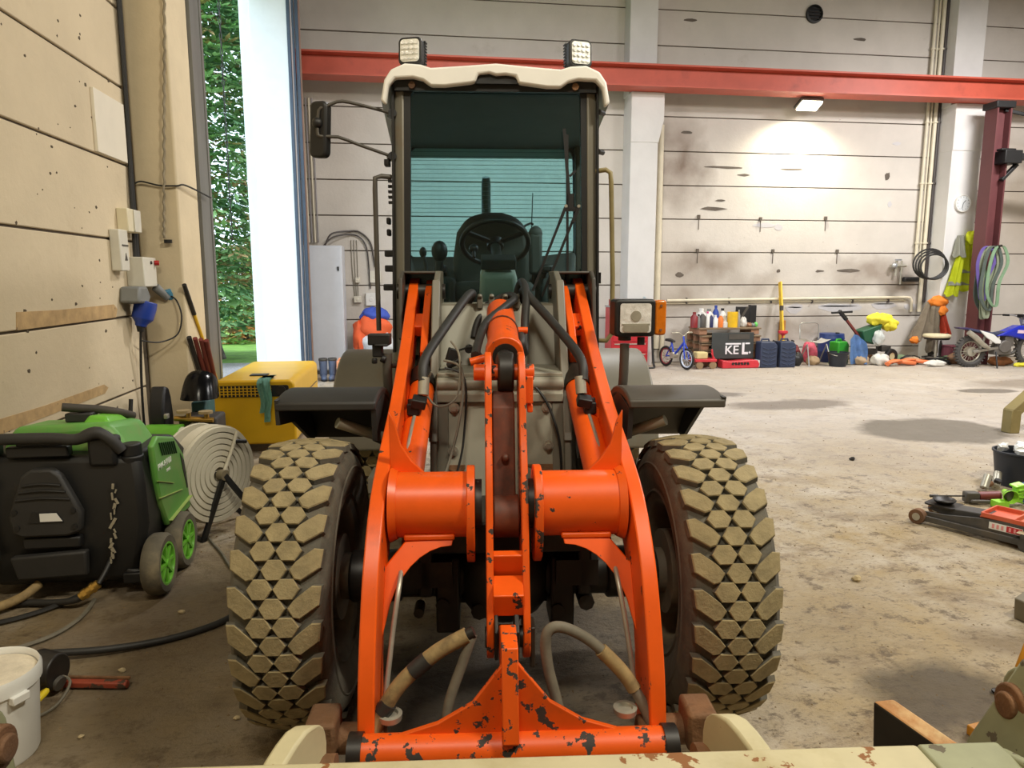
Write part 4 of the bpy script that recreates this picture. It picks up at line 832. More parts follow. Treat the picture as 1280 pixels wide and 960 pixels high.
# accessory holder on the back
hp = [(-.165, .40), (-.175, .49), (-.15, .56), (-.10, .70), (-.05, .735), (.05, .735), (.09, .70), (.15, .56), (.175, .50), (.165, .40), (.10, .375), (-.12, .375)]
b = B(); b.prism(hp, 'y', -.455, -.40); ho = b.done('accessory_holder', BLACKD, t, (-.03, 0, 0), bevel=.014, seg=2)
b = B(); b.prism([(-.08, .455), (.09, .455), (.06, .51), (-.06, .51)], 'y', -.46, -.452); b.done('holder_slot', BLACK, ho)
b = B(); b.prism([(-.02, .462), (.085, .462), (.06, .505), (-.02, .505)], 'y', -.4635, -.459); b.done('white_label', WHITEP, ho)
b = B()
for z, w in ((.66, .09), (.625, .11), (.585, .13)): b.tube([(-w, -.457, z - .01), (0, -.460, z), (w, -.457, z - .01)], .006, n=6, sub=3)
b.each('holder_rib', BLACK, ho)
b = B()
for x, z in ((-.14, .515), (-.135, .43), (.14, .515), (.14, .43)): b.cyl((x, -.462, z), (x, -.45, z), .014, n=10)
b.each('holder_bolt', BLACK, ho)
b = B(); b.box((-.02, -.41, .335), (.28, .05, .06)); b.done('tray_lip', BLACK, t, bevel=.01)
b = B(); b.hexa([(-.20, -.44, .14), (.14, -.44, .15), (.14, -.40, .15), (-.20, -.40, .14), (-.22, -.455, .27), (.15, -.455, .29), (.15, -.40, .29), (-.22, -.40, .27)]); b.done('lower_tray', BLACKD, t, bevel=.012)
b = B(); b.cyl((-.30, -.42, .26), (-.295, -.42, .64), .012, n=8); b.cyl((-.295, -.42, .62), (-.295, -.42, .67), .022, n=12); b.cyl((-.30, -.42, .25), (-.30, -.42, .30), .02, n=10); b.done('spray_lance', BLACK, t)
random.seed(3); b = B()
for i in range(16):
    z = .62 - i * .027; x = .30 - .004 * i + random.uniform(-.02, .02); b.box((x, -.402 - (.002 if z > .4 else 0), z), (random.uniform(.006, .016), .006, random.uniform(.02, .04)), (0, random.uniform(-.6, .6), 0))
b.done('plaster_splashes', mat('dried_splash', (150, 142, 122), .9), t, kind='stuff')
b = B(); b.box((0, 0, .12), (.6, .6, .08)); b.done('under_frame', BLACK, t, bevel=.01)
for y in (-.36, .0):
    b = B(); b.lathe([(.085, -.045), (.15, -.048), (.165, -.03), (.167, 0), (.165, .03), (.15, .048), (.118, .045), (.112, .02), (.085, .0)], d=(1, 0, 0), n=28); wh = b.done('washer_wheel', mat('dusty_grey_tyre', (92, 86, 72), .85, var=.3, scale=8, dirt=(150, 136, 106), dirt_thr=.55), t, (.475, y, .167))
    b = B(); b.cyl((.02, 0, 0), (.05, 0, 0), .022, n=12); b.lathe([(.10, .02), (.116, .02), (.118, .044), (.106, .044), (.10, .02)], d=(1, 0, 0), n=28)
    for k in range(8):
        a = k * pi / 4; b.bar((.034, 0, 0), (.034, .106 * cos(a), .106 * sin(a)), .018, .014, upv=(1, 0, 0))
    b.done('spoked_rim', LIME, wh)
    b = B(); b.cyl((.005, 0, 0), (.012, 0, 0), .11, n=24); b.done('dark_hub', BLACK, wh)
b = B(); b.cyl((.30, -.34, .13), (.42, -.34, .09), .03, n=10); b.box((.34, -.36, .1), (.1, .05, .06)); b.done('brake_pedal', BLACK, t, bevel=.01)
wire('intake_hose', [(-1.93, 4.12, 1.0), (-1.86, 4.16, .985), (-1.78, 4.22, .965), (-1.70, 4.26, .94), (-1.66, 4.36, .90)], .024, mat('dusty_hose', (62, 56, 48), .7, var=.2), 'thick dark open-ended hose lying on top of the green hood', 'hose', n=10)
b = B(); b.box((-1.86, 4.18, .935), (.14, .09, .05)); tag(b.done('hood_latch_block', BLACKD, bevel=.008), 'small dark block under the hose on the green hood', 'block')
BRASS = mat('brass', (186, 150, 76), .35, .8, var=.15)
t = thing('high_pressure_hose', 'thick black hose with brass coupling running under the black pressure washer', 'hose', (-1.78, 3.72, 0))
b = B(); b.tube([(-.52, .04, .03), (-.3, .08, .025), (-.12, .05, .03), (0, .02, .05), (.04, .03, .07)], .018, n=8, sub=5); b.done('hose_line', RUBBER, t)
b = B(); b.cyl((.03, .02, .065), (.11, .05, .12), .024, n=12); b.cyl((.045, .025, .075), (.06, .03, .086), .029, n=6); b.cyl((.08, .04, .1), (.092, .044, .108), .029, n=6); b.done('coupling', BRASS, t)
b = B(); b.tube([(.11, .05, .12), (.13, .10, .17), (.14, .16, .22)], .012, n=8, sub=3); b.done('hose_tail', RUBBER, t)
wire('beige_hose', [(-2.36, 3.72, .16), (-2.28, 3.68, .07), (-2.18, 3.70, .04), (-2.06, 3.78, .06), (-2.0, 3.86, .1)], .024, HOSEB, 'short dusty beige hose curling at the left foot of the black pressure washer', 'hose', n=10)
wire('thin_hose', [(-2.3, 3.95, .25), (-2.28, 3.78, .12), (-2.3, 3.66, .03), (-2.12, 3.58, .02), (-1.9, 3.72, .02), (-1.75, 4.0, .02)], .013, RUBBER, 'thin dark hose lying in a curve under the black pressure washer', 'hose')
wire('floor_cable', [(-1.72, 3.82, .012), (-1.70, 3.62, .012), (-1.74, 3.45, .012), (-1.84, 3.34, .012), (-1.95, 3.28, .012)], .011, HOSEG, 'grey-brown cable trailing on the floor towards the white bucket', 'cable')
wire('black_hose', [(-1.95, 3.18, .03), (-1.72, 3.20, .045), (-1.45, 3.23, .03), (-1.2, 3.31, .018), (-1.0, 3.44, .018), (-.9, 3.6, .018)], .017, RUBBER, 'black hose running across the floor from the white bucket to the left tyre', 'hose', n=8)
wire('reel_cable', [(-1.45, 4.95, .01), (-1.38, 4.7, .01), (-1.22, 4.4, .01), (-1.1, 4.15, .01), (-.95, 3.95, .01)], .009, HOSEG, 'thin grey cable on the floor between hose reel and left tyre', 'cable')
# ------------------------------------------------------------------ flat hose reel
FLAT = mat('flat_white_hose', (202, 196, 178), .7, var=.07, scale=6, dirt=(150, 138, 112), dirt_thr=.6)
t = thing('hose_reel', 'reel of flat white fire hose on a black stand between washer and yellow heater', 'hose reel', (-1.35, 4.80, 0))
ax = Vector((.86, -.51, 0)); cc = Vector((.05, -.05, .42))
b = B(); prof = [(0, -.03), (.03, -.03)]
for i in range(7):
    r0 = .045 + i * .039; prof += [(r0, -.03), (r0 + .004, .0), (r0 + .034, .0), (r0 + .038, -.02)]
prof += [(.325, -.02), (.325, -.10), (0, -.10)]
b.lathe(prof, o=cc, d=ax, n=44); b.done('hose_coil', FLAT, t)
b = B(); b.lathe([(.20, -.19), (.32, -.19), (.325, -.20), (.32, -.21), (.20, -.21), (.20, -.19)], o=cc, d=ax, n=44); b.lathe([(0, -.10), (.12, -.10), (.12, -.20), (0, -.20)], o=cc, d=ax, n=24); b.done('back_flange', FLAT, t)
b = B(); b.cyl(cc, cc + ax * .05, .035, n=14); b.done('hub', mat('tan_hub', (120, 110, 88), .7), t)
b = B(); P0 = cc + ax * .04; b.bar(P0, (-.05, -.16, .0), .035, .02, upv=ax); b.bar(P0, (.30, .10, .0), .035, .02, upv=ax); b.bar((-.05, -.16, .012), (-.26, .05, .012), .03, .02); b.bar((.30, .10, .012), (.1, .34, .012), .03, .02); b.bar(cc - ax * .24, (-.26, .05, .0), .03, .02, upv=ax); b.bar(cc - ax * .24, (.1, .34, .0), .03, .02, upv=ax); b.cyl(cc - ax * .25, P0, .016, n=10)
b.done('stand', BLACK, t)
b = B(); P = [cc + ax * .02 + Vector((.51, .86, 0)) * q + Vector((0, 0, w)) for q, w in ((.02, .02), (.07, .10), (.12, .19), (.15, .26))]
b.tube(P, .012, n=8, sub=3); b.done('hose_end', FLAT, t)
b = B(); b.cyl(P[-1] - Vector((.01, .02, .06)), P[-1] + Vector((.05, .03, -.075)), .014, n=8); b.done('crank_handle', BLACK, t)
# ------------------------------------------------------------------ heap of small machines by the pillar
TEAL = mat('teal_paint', (62, 104, 106), .5, var=.1)
t = thing('green_pump', 'small green compressor with a white end standing behind the hose reel', 'compressor', (-1.98, 5.9, 0))
b = B(); b.cyl((-.16, 0, .40), (.1, -.02, .40), .14, n=20); b.sph((-.16, 0, .40), (.1, .14, .14)); b.done('motor_housing', LIME, t)
b = B(); b.cyl((.08, -.02, .40), (.17, -.025, .40), .125, .1, n=20); b.cyl((.17, -.02, .44), (.2, -.02, .46), .03, n=10); b.done('end_cover', mat('cream_plastic', (206, 204, 176), .5), t)
b = B(); b.cyl((-.2, 0, .14), (.25, 0, .14), .13, n=20); b.box((0, 0, .27), (.3, .14, .06)); b.done('air_tank', BLACK, t)
for s in (-1, 1):
    b = B(); b.cyl((.2 * s, -.13, .07), (.2 * s, -.09, .07), .07, n=14); b.done('wheel', BLACK, t)
t = thing('pressure_valve_block', 'block of taps, gauges and brass fittings between green compressor and teal case', 'valve block', (-1.80, 6.08, 0))
b = B(); b.box((0, .1, .28), (.3, .3, .56)); b.done('pump_body', mat('dark_casting', (58, 54, 50), .6, var=.2), t, bevel=.02)
b = B()
for x, y, z in ((-.08, -.12, .62), (.09, -.12, .61)): b.cyl((x, y, z), (x, y, z + .02), .055, n=16)
b.each('hand_wheel', mat('tan_knob', (170, 150, 110), .6), t)
b = B(); b.cyl((-.05, -.1, .57), (-.05, -.1, .62), .02, n=8); b.cyl((.09, -.1, .55), (.09, -.1, .61), .02, n=8); b.cyl((-.16, -.1, .57), (.14, -.1, .55), .022, n=10); b.done('brass_pipe', BRASS, t)
b = B(); b.cyl((.0, -.12, .50), (-.07, -.18, .46), .04, n=16); b.done('gauge_body', STEEL, t)
b = B(); b.cyl((-.065, -.178, .462), (-.08, -.19, .452), .036, n=16); b.done('gauge_face', WHITEP, t)
t = thing('teal_case', 'teal metal case standing against the left side of the yellow heater', 'case', (-1.88, 6.5, 0))
b = B(); b.box((0, 0, .32), (.12, .3, .64)); b.done('case_body', TEAL, t, bevel=.015)
b = B(); b.cyl((-.02, -.152, .55), (-.02, -.145, .55), .012, n=8); b.done('lock', BLACK, t)
t = thing('welding_helmet', 'black shiny welding helmet lying on the machines by the pillar', 'helmet', (-1.86, 6.40, .555))
b = B(); b.grid(lambda u, v: (.155 * cos(pi * (u - .0)) * (1 - .15 * v), -.06 - .16 * sin(pi * u) * cos(v * 1.0) + .12 * v, .12 + .24 * sin(v * 1.45) * (.35 + .65 * sin(pi * u) ** .6)), 18, 8, .008); b.done('shell', mat('gloss_black', (22, 22, 24), .2), t)
b = B(); b.tube([(.14 * cos(a), -.02 + .12 * sin(a), .15) for a in [i * pi / 8 for i in range(16)]], .012, n=6, closed=True); b.done('headband', BLACK, t)
b = B(); b.box((0, -.1, .17), (.15, .02, .05)); b.done('visor_window', GREASE, t)
t = thing('padded_case', 'black curved padded case standing left of the brass valves', 'case', (-2.12, 6.12, 0))
b = B(); b.prism([(-.1, .42), (.12, .40), (.13, .55), (.1, .72), (.06, .80), (-.02, .82), (-.06, .76), (-.12, .6)], 'x', -.05, .07); b.prism([(-.08, .0), (.1, .0), (.12, .42), (-.1, .42)], 'x', -.05, .07); b.done('case_shell', BLACK, t, bevel=.02)
b = B(); b.box((.08, -.08, .58), (.03, .06, .04)); b.done('clip', STEEL, t, bevel=.006)
wire('heap_cable', [(-2.25, 5.9, .75), (-2.26, 5.85, .5), (-2.28, 5.8, .2), (-2.2, 5.7, .03)], .018, CABLE, 'black cable hanging beside the green compressor against the left wall', 'cable')
# ------------------------------------------------------------------ yellow heater
YEL = mat('yellow_paint', (214, 168, 18), .42, var=.06, scale=3, dirt=(150, 120, 40), dirt_thr=.66, dirt_scale=5, dirt_amt=.35)
t = thing('site_heater', 'yellow box-shaped machine with a black grille and a teal strap over its front', 'heater', (-1.55, 7.0, 0))
b = B(); b.prism(rect(-.385, .10, .375, .73, .06), 'y', 0, 1.62); b.done('casing', YEL, t, bevel=.02, seg=2)
b = B(); b.prism(rect(-.33, .57, .32, .68, .02), 'y', -.012, .004); gr = b.done('grille_recess', BLACK, t)
b = B()
for i in range(14): b.box((-.315 + i * .036, -.014, .625), (.009, .006, .1))
for i in range(3): b.box((-.08, -.0142, .598 + i * .027), (.48, .006, .008))
b.each('grille_bar', YEL, gr)
b = B(); b.cyl((.25, -.03, .63), (.25, .01, .63), .045, n=18); b.done('outlet', GREASE, t)
for x in (-.3, .3):
    for y in (.12, 1.45):
        b = B(); b.box((x, y, .05), (.08, .1, .1)); b.done('foot', BLACK, t)
b = B(); b.box((-.02, .35, .737), (.17, .12, .012)); b.done('top_plate', BLACKD, t, bevel=.004)
b = B(); b.box((.375, .9, .5), (.01, 1.2, .01)); b.done('side_seam', FRAMEG, t)
STR = mat('teal_strap', (128, 180, 164), .8, var=.2, scale=20, stretch=(6, 1, 1))
t2 = thing('lifting_strap', 'crumpled teal lifting strap draped over the front of the yellow heater', 'strap', (-1.44, 6.98, 0))
for k, (dx, w, zz) in enumerate(((0, .07, .33), (-.035, .05, .42), (.03, .05, .38))):
    b = B(); b.grid(lambda u, v: (dx + (v - .5) * w * (1.3 - .5 * u) + .012 * sin(u * 9 + k), (.22 - .26 * min(1, u * 3) - .006 * k) if u < .3333 else -.03 - .008 * k - .01 * sin(u * 7 + v * 3), (.742 + .006 * k - .02 * max(0, u - .25) * 12) if u < .3333 else .722 - (u - .3333) * (.722 - zz) * 1.5), 14, 4, .006); b.done('strap_layer', STR, t2)
# rods and broom leaning on the pillar
cols = [(mat('black_rod', (34, 32, 32), .5), 'black'), (mat('dark_red_rod', (112, 46, 40), .55, var=.15), 'dark red')]
for i, (x, m, lab) in enumerate(((-2.035, cols[0], 'thick black pipe leaning on the pillar left of the dark red pipes'), (-1.99, cols[1], 'dark red pipe leaning on the pillar, nearest the black pipe'), (-1.945, cols[1], 'dark red pipe leaning on the pillar, middle of three'), (-1.905, cols[1], 'dark red pipe leaning on the pillar, closest to the yellow broom handle'))):
    b = B(); b.cyl((x, 6.74 + i * .02, 1.17 - i * .012), (-2.03 + i * .008, 7.55 + i * .06, .0), .022, n=10); tag(b.done('drain_rod', m[0]), lab, 'pipe', 'pipes leaning by the doorway')
t = thing('broom', 'long yellow broom handle with a black grip leaning beside the doorway', 'broom', (-2.06, 8.1, 0))
p0, p1 = Vector((.02, -1.38, 1.64)), Vector((.0, 0, .12)); dd = p1 - p0
b = B(); b.cyl(p0 + dd * .17, p1, .015, n=10); b.done('handle', mat('yellow_pole', (216, 176, 40), .45, var=.08), t)
b = B(); b.cyl(p0, p0 + dd * .18, .02, n=10); b.done('grip', BLACK, t)
b = B(); b.box((-.02, 0, .1), (.22, .06, .06)); b.done('head', FRAMEG, t)
b = B(); b.box((-.02, 0, .036), (.21, .05, .072)); b.done('bristles', BLACK, t)
# ------------------------------------------------------------------ front left corner of the floor
t = thing('plastic_bucket', 'white plastic bucket filled with pale dust in the bottom left corner', 'bucket', (-1.535, 2.56, 0))
b = B(); b.lathe([(0, 0), (.135, 0), (.14, .01), (.158, .275), (.168, .275), (.17, .315), (.163, .33), (.158, .325), (.157, .305), (.154, .275)], n=40); b.done('pail', WHITEP, t)
b = B(); b.lathe([(.155, .305), (.1, .312), (.04, .306), (0, .31)], n=40); b.done('contents', mat('pale_dust', (214, 204, 184), .9, var=.12, scale=20, bump=.3), t)
b = B(); b.box((.168 * cos(-.5), .168 * sin(-.5), .262), (.03, .06, .03), (0, 0, -.5)); b.done('lid_tab', WHITEP, t, bevel=.004)
t = thing('power_tool', 'black hand-held motor tool with a yellow guard behind the white bucket', 'tool', (-1.575, 2.96, 0))
b = B(); b.cyl((0, 0, .10), (.09, -.02, .1), .085, .07, n=22); b.cyl((-.12, .02, .1), (0, 0, .1), .06, .08, n=18); b.done('motor_body', GREASE, t, bevel=.006)
b = B(); b.tube([(.03, -.10, .03), (.06, -.10, .05), (.085, -.12, .07), (.07, -.17, .06), (.0, -.24, .03), (-.06, -.27, .02)], .013, n=8, sub=4); b.done('yellow_guard', mat('bright_yellow', (232, 206, 40), .4), t)
b = B(); b.cyl((.085, -.03, .055), (.1, -.035, .05), .03, n=14); b.done('grey_cap', FRAMEG, t)
b = B(); b.tube([(.08, .0, .07), (.13, -.02, .05), (.13, -.12, .02), (.09, -.2, .015), (0, -.26, .015)], .006, n=6, sub=4); b.done('lead', HOSEG, t)
t = thing('pipe_wrench', 'red rusty pipe wrench lying on the floor right of the white bucket', 'wrench', (-1.40, 2.965, 0), radians(-9))
RW = mat('worn_red_paint', (150, 66, 44), .5, var=.2, scale=10, chip=(78, 62, 50), chip_thr=.56, chip_scale=20)
b = B(); b.box((.03, 0, .022), (.28, .034, .026)); b.cyl((.165, 0, .022), (.18, 0, .022), .018, n=10); b.done('handle', RW, t, bevel=.008)
b = B(); b.box((-.16, .012, .024), (.12, .05, .034)); b.box((-.10, -.002, .024), (.035, .052, .044)); b.done('jaw', RUST, t, bevel=.008)
b = B(); b.box((.05, .02, .038), (.26, .012, .012)); b.done('upper_bar', RUST, t, bevel=.003)
random.seed(8)
PEB = mat('pale_stone', (186, 168, 132), .9, var=.2)
for x, y, s, lab in ((-1.30, 3.08, .016, 'pale wood chip behind the red wrench'), (-1.22, 3.62, .018, 'pale stone chip on the floor before the pressure washer'), (-1.27, 2.62, .012, 'pale stone chip right of the white bucket'), (-.72, 2.66, .014, 'tan pebble on the floor left of the left tyre'), (2.45, 3.52, .03, 'flat wood splinter on the floor right of the right tyre'), (4.05, 6.02, .03, 'dark metal lug with a trailing scrap on the floor'), (2.35, 2.42, .022, 'dark clod on the floor before the grey hook')):
    b = B(); b.sph((0, 0, s * .5), (s, s * .8, s * .55), 7, 5).jitter(s * .2, int(s * 9000)); tag(b.done('stone_chip', PEB if 'dark' not in lab else GREASE, loc=(x, y, 0), ang=10), lab, 'stone')
b = B()
R = random.Random(21)
for i in range(2500):
    u = R.random(); x = R.uniform(-2.2, 5.5) if u < .7 else R.uniform(-2, 12); y = R.uniform(2.0, 6.5) if u < .7 else R.uniform(4, 13)
    s = R.uniform(.002, .007) * (1 if u < .7 else 1.6); a = R.uniform(0, 6); c, d = cos(a) * s, sin(a) * s
    v = [b.bm.verts.new(p) for p in ((x + c, y + d, 0), (x - d, y + c, 0), (x - c, y - d, 0), (x + d, y - c, 0), (x + R.uniform(-.3, .3) * s, y, s * .8))]
    for q in ((0, 1, 4), (1, 2, 4), (2, 3, 4), (3, 0, 4)): b._f([v[k] for k in q])
tag(b.done('floor_grit', mat('floor_grit', (118, 98, 70), .95, var=.3, scale=3), ang=10), 'loose dirt crumbs scattered over the workshop floor', 'dirt', kind='stuff')
# ------------------------------------------------------------------ right foreground
t = thing('trolley_jack', 'dark grey low trolley jack with an orange tool tray near the right edge', 'jack', (3.58, 4.42, 0), radians(-62))
JK = mat('worn_jack_grey', (76, 74, 72), .5, .2, var=.2, scale=8, dirt=(120, 106, 88), dirt_thr=.58, dirt_amt=.5)
for y in (-.11, .13):
    b = B(); b.prism([(-.02, .05), (.0, .09), (.16, .10), (.36, .135), (.5, .15), (.95, .15), (.95, .07), (.62, .06), (.3, .04), (.05, .03)], 'y', y - .006, y + .006); b.done('side_plate', JK, t, bevel=.003)
b = B(); b.bar((.0, -.13, .045), (.75, -.135, .05), .02, .04); b.bar((.0, .15, .045), (.75, .155, .05), .02, .04); b.done('lower_rail', JK, t, bevel=.003)
for y in (-.14, .15):
    b = B(); b.cyl((0, y - .025, .052), (0, y + .025, .052), .052, n=20); w = b.done('front_wheel', RUST, t)
    b = B(); b.cyl((0, y - .03, .052), (0, y + .03, .052), .026, n=14); b.done('axle_end', STEEL, w)
    b = B(); b.cyl((.66, y - .02, .05), (.66, y + .02, .05), .05, n=18); b.box((.66, y, .1), (.07, .06, .03)); b.done('rear_caster', JK, t)
b = B(); b.prism([(.02, .10), (.06, .13), (.4, .155), (.42, .11), (.12, .08)], 'y', -.06, .08); b.done('lift_arm', JK, t, bevel=.006)
b = B(); b.lathe([(0, .0), (.04, .0), (.06, .012), (.075, .03), (.07, .035), (.055, .02), (0, .018)], o=(.10, .01, .14), n=16); b.prism(rect(-.0, -.08, .2, .1, .03), 'z', .13, .14); b.done('saddle', GREASE, t)
OT = mat('orange_tray', (204, 92, 62), .5, var=.12, dirt=(170, 130, 96), dirt_thr=.55)
b = B(); b.box((.62, .01, .148), (.5, .24, .008))
for x in (.38, .56, .86): b.box((x, .01, .165), (.012, .24, .03))
for y in (-.11, .13): b.box((.62, y, .165), (.48, .012, .03))
b.done('tool_tray', OT, t, bevel=.003)
b = B(); b.prism([(.43, .085), (.62, .085), (.62, .13), (.43, .13)], 'y', -.1185, -.117); lb = b.done('label_plate', WHITEP, t)
b = B(); b.prism([(.53, .088), (.618, .088), (.618, .127), (.53, .127)], 'y', -.1195, -.1185); b.done('red_label', mat('label_red', (186, 40, 48), .5), lb)
b = B()
for i in range(3): b.box((.455 + i * .026, -.1192, .107), (.014, .002, .028))
for i in range(3): b.box((.55 + i * .027, -.12, .107), (.012, .002, .026))
b.done('label_print', mat('pink_print', (224, 150, 150), .6, var=0), lb, kind='stuff')
b = B(); b.box((.70, -.12, .115), (.2, .1, .008)); b.cyl((.64, -.14, .13), (.82, -.13, .16), .012, n=8); b.done('foot_pedal', mat('bare_plate', (176, 160, 130), .6), t, bevel=.004)
t = thing('waste_bin', 'round black plastic bin full of white scrap at the right edge', 'bin', (4.93, 5.1, 0))
b = B(); b.lathe([(0, 0), (.155, 0), (.19, .27), (.2, .275), (.2, .29), (.185, .29), (.18, .23), (0, .22)], n=28); b.done('tub', mat('blue_black_plastic', (32, 36, 44), .5, var=.1), t)
b = B()
R = random.Random(2)
for i in range(7): b.sph((R.uniform(-.12, .08), R.uniform(-.1, .1), .29 + R.uniform(0, .03)), (.05, .045, .035), 7, 5)
b.jitter(.012, 4).done('scrap_paper', WHITEP, t, ang=10, kind='stuff')
b = B(); b.tube([(.05, -.1, .28), (.07, -.08, .36), (.1, 0, .37), (.13, .08, .28)], .01, n=6, sub=3); b.done('black_tube', BLACK, t)
t = thing('grease_gun', 'grey and red hand tool with a long thin rod beside the black bin', 'tool', (4.12, 4.72, 0), radians(-12))
b = B(); b.cyl((-.22, 0, .05), (.02, 0, .055), .006, n=6); b.cyl((-.25, 0, .05), (-.19, 0, .05), .012, n=8); b.done('rod', GREASE, t)
b = B(); b.box((.05, 0, .05), (.1, .07, .08)); b.box((.09, -.06, .03), (.14, .02, .03)); b.done('head', FRAMEG, t, bevel=.01)
b = B(); b.cyl((.1, 0, .055), (.26, .01, .06), .035, n=14); b.done('barrel', mat('dull_red', (110, 44, 44), .5), t)
t = thing('rusty_fittings', 'clump of rusty fittings and rags against the black bin', 'scrap', (4.62, 5.0, 0))
for i in range(6):
    b = B(); b.cyl((R.uniform(-.12, .02), R.uniform(-.08, .06), .03), (R.uniform(-.08, .08), R.uniform(-.06, .06), .06 + .03 * (i % 3)), .02 + .006 * (i % 3), n=8); b.done('fitting', (RUST, GREASE, STEEL)[i % 3], t)
LG = mat('neon_green_plastic', (150, 214, 60), .4, var=.1)
t = thing('green_hand_tool', 'neon green tool with a round opening on the floor behind the orange tray', 'tool', (4.36, 4.58, 0))
b = B(); b.lathe([(.02, .1), (.045, .0), (.055, -.02), (.05, -.02), (.035, .02), (0, .03)], o=(0, -.02, .09), d=(.35, .9, .1), n=18); b.box((-.06, 0, .03), (.09, .08, .05)); b.done('cup', LG, t, bevel=.006)
b = B()
for i in range(5): b.box((.10 + .03 * (i % 2), .03, .04 + i * .03), (.1, .06, .014), (.2, .3 - .1 * i, .2))
b.box((.11, .03, .1), (.06, .05, .13)); b.done('ribbed_body', LG, t, bevel=.005)
b = B(); b.cyl((0, .012, .098), (.008, -.02, .093), .036, .04, n=16); b.done('mesh_filter', FRAMEG, t)
t = thing('blue_box', 'blue plastic box cut off by the right edge behind the jack', 'box', (4.66, 4.5, 0))
b = B(); b.hexa([(-.12, -.14, 0), (.14, -.14, 0), (.14, .14, 0), (-.12, .14, 0), (-.14, -.15, .17), (.16, -.15, .17), (.16, .15, .17), (-.14, .15, .17)]); b.done('shell', mat('blue_crate', (58, 80, 150), .5), t, bevel=.012)
b = B(); b.box((-.02, -.16, .05), (.2, .04, .1)); b.done('dark_front', BLACK, t, bevel=.01)
t = thing('steel_stand', 'olive steel leg of a stand rising out of the right edge', 'stand', (6.53, 6.92, 0))
OL = mat('olive_paint', (132, 118, 72), .6, var=.12, scale=5)
b = B(); b.box((0, 0, .13), (.12, .13, .26)); b.done('upright', OL, t, bevel=.008)
b = B(); b.bar((-.02, 0, .22), (.5, .05, .62), .13, .11); b.done('raised_arm', OL, t, bevel=.008)
b = B(); b.box((.6, .1, .33), (.12, .12, .66)); b.done('rear_upright', OL, t, bevel=.008)
t = thing('steel_channel', 'grey-brown steel block jutting in from the right edge of the floor', 'block', (3.1, 2.98, 0), radians(12))
b = B(); b.hexa([(-.13, -.12, 0), (.25, -.18, 0), (.25, .1, 0), (-.13, .05, 0), (-.14, -.12, .11), (.25, -.18, .2), (.25, .1, .2), (-.14, .05, .11)]); b.done('block_body', mat('grey_brown_steel', (120, 112, 94), .6, var=.15), t, bevel=.006)
b = B(); b.cyl((-.145, -.06, .07), (-.125, -.06, .07), .014, n=8); b.done('bolt', RUST, t)
t = thing('yellow_attachment', 'orange-yellow steel plate of an implement behind the bucket pin at the right edge', 'implement', (2.21, 2.06, 0), radians(10))
b = B(); b.prism([(-.16, .0), (-.16, .36), (-.13, .44), (-.06, .52), (.05, .58), (.2, .58), (.2, 0)], 'y', -.02, .02); b.done('plate', mat('orange_yellow_paint', (206, 140, 36), .45, var=.08), t, bevel=.006)
b = B(); b.box((.02, .02, .02), (.36, .3, .04)); b.done('base', mat('orange_yellow_paint', (206, 140, 36)), t, bevel=.005)
def crumple(b, c, r, seed=1, folds=5, amp=.16, nu=26, nv=14, flat=True):
    """ellipsoid with soft folds, flattened where it sits"""
    R = random.Random(seed); ph = [R.uniform(0, 6.3) for _ in range(8)]; n0 = len(b.bm.verts); b.sph((0, 0, 0), 1.0, nu, nv); b.bm.verts.ensure_lookup_table()
    for v in list(b.bm.verts)[n0:]:
        d = v.co.copy(); a = atan2(d.y, d.x)
        k = 1 + amp * (sin(folds * a + ph[0] + 2.2 * d.z) * .5 + sin((folds * 2 + 1) * a + ph[1] - 3 * d.z) * .28 + sin(6 * d.z + ph[2] + 2 * a) * .35 + sin(11 * d.x + ph[3]) * .16)
        v.co = Vector((c[0] + d.x * r[0] * k, c[1] + d.y * r[1] * k, c[2] + (max(d.z * k, -.86) if flat else d.z * k) * r[2]))
    return b
def lump(name, x, y, w, d, h, m, lab, cat, seed=1, group=None, z=0):
    b = crumple(B(), (0, 0, h * .46), (w / 2, d / 2, h * .53), seed, 3 + seed % 4); return tag(b.done(name, m, loc=(x, y, z), ang=60), lab, cat, group)
# ------------------------------------------------------------------ high in the hall
BEAMR = mat('red_oxide_beam', (186, 84, 64), .5, var=.12, scale=2, dirt=(110, 48, 40), dirt_thr=.55, dirt_scale=2, dirt_amt=.5)
t = thing('crane_beam', 'long red oxide steel crane beam resting on the pillar corbels', 'beam', (6.3, 13.0, 5.1))
b = B(); b.box((0, .03, .20), (17.2, .03, .34)); b.done('web', BEAMR, t)
b = B(); b.box((0, 0.03, .375), (17.2, .42, .03)); b.box((0, .03, .41), (17.2, .08, .05)); b.done('upper_flange', BEAMR, t)
b = B(); b.box((0, 0.03, .016), (17.2, .42, .03)); b.done('lower_flange', BEAMR, t)
t.location = (6.3, 13.1, 5.10)
MAR = mat('maroon_steel', (96, 52, 54), .55, var=.12, scale=3)
t = thing('jib_column', 'maroon steel column with a black jib crane bracket at the far right', 'column', (11.05, 12.75, 0))
b = B(); b.box((-.12, 0, 2.5), (.03, .3, 5.0)); b.box((.16, 0, 2.5), (.03, .3, 5.0)); b.box((.02, 0, 2.5), (.28, .02, 5.0)); b.done('post', MAR, t)
b = B(); b.box((.02, 0, 4.93), (.4, .36, .12)); b.bar((.1, -.05, 4.85), (1.4, -.3, 4.55), .06, .06); b.done('top_bearing', BLACK, t, bevel=.01)
b = B(); b.box((.2, -.1, 3.97), (.36, .34, .24)); b.bar((.25, -.12, 3.98), (2.2, -.5, 4.0), .16, .12); b.bar((.12, -.1, 3.55), (.4, -.12, 3.85), .1, .06); b.box((.1, -.18, 4.1), (.3, .14, .04)); b.done('jib_bracket', BLACK, t, bevel=.01)
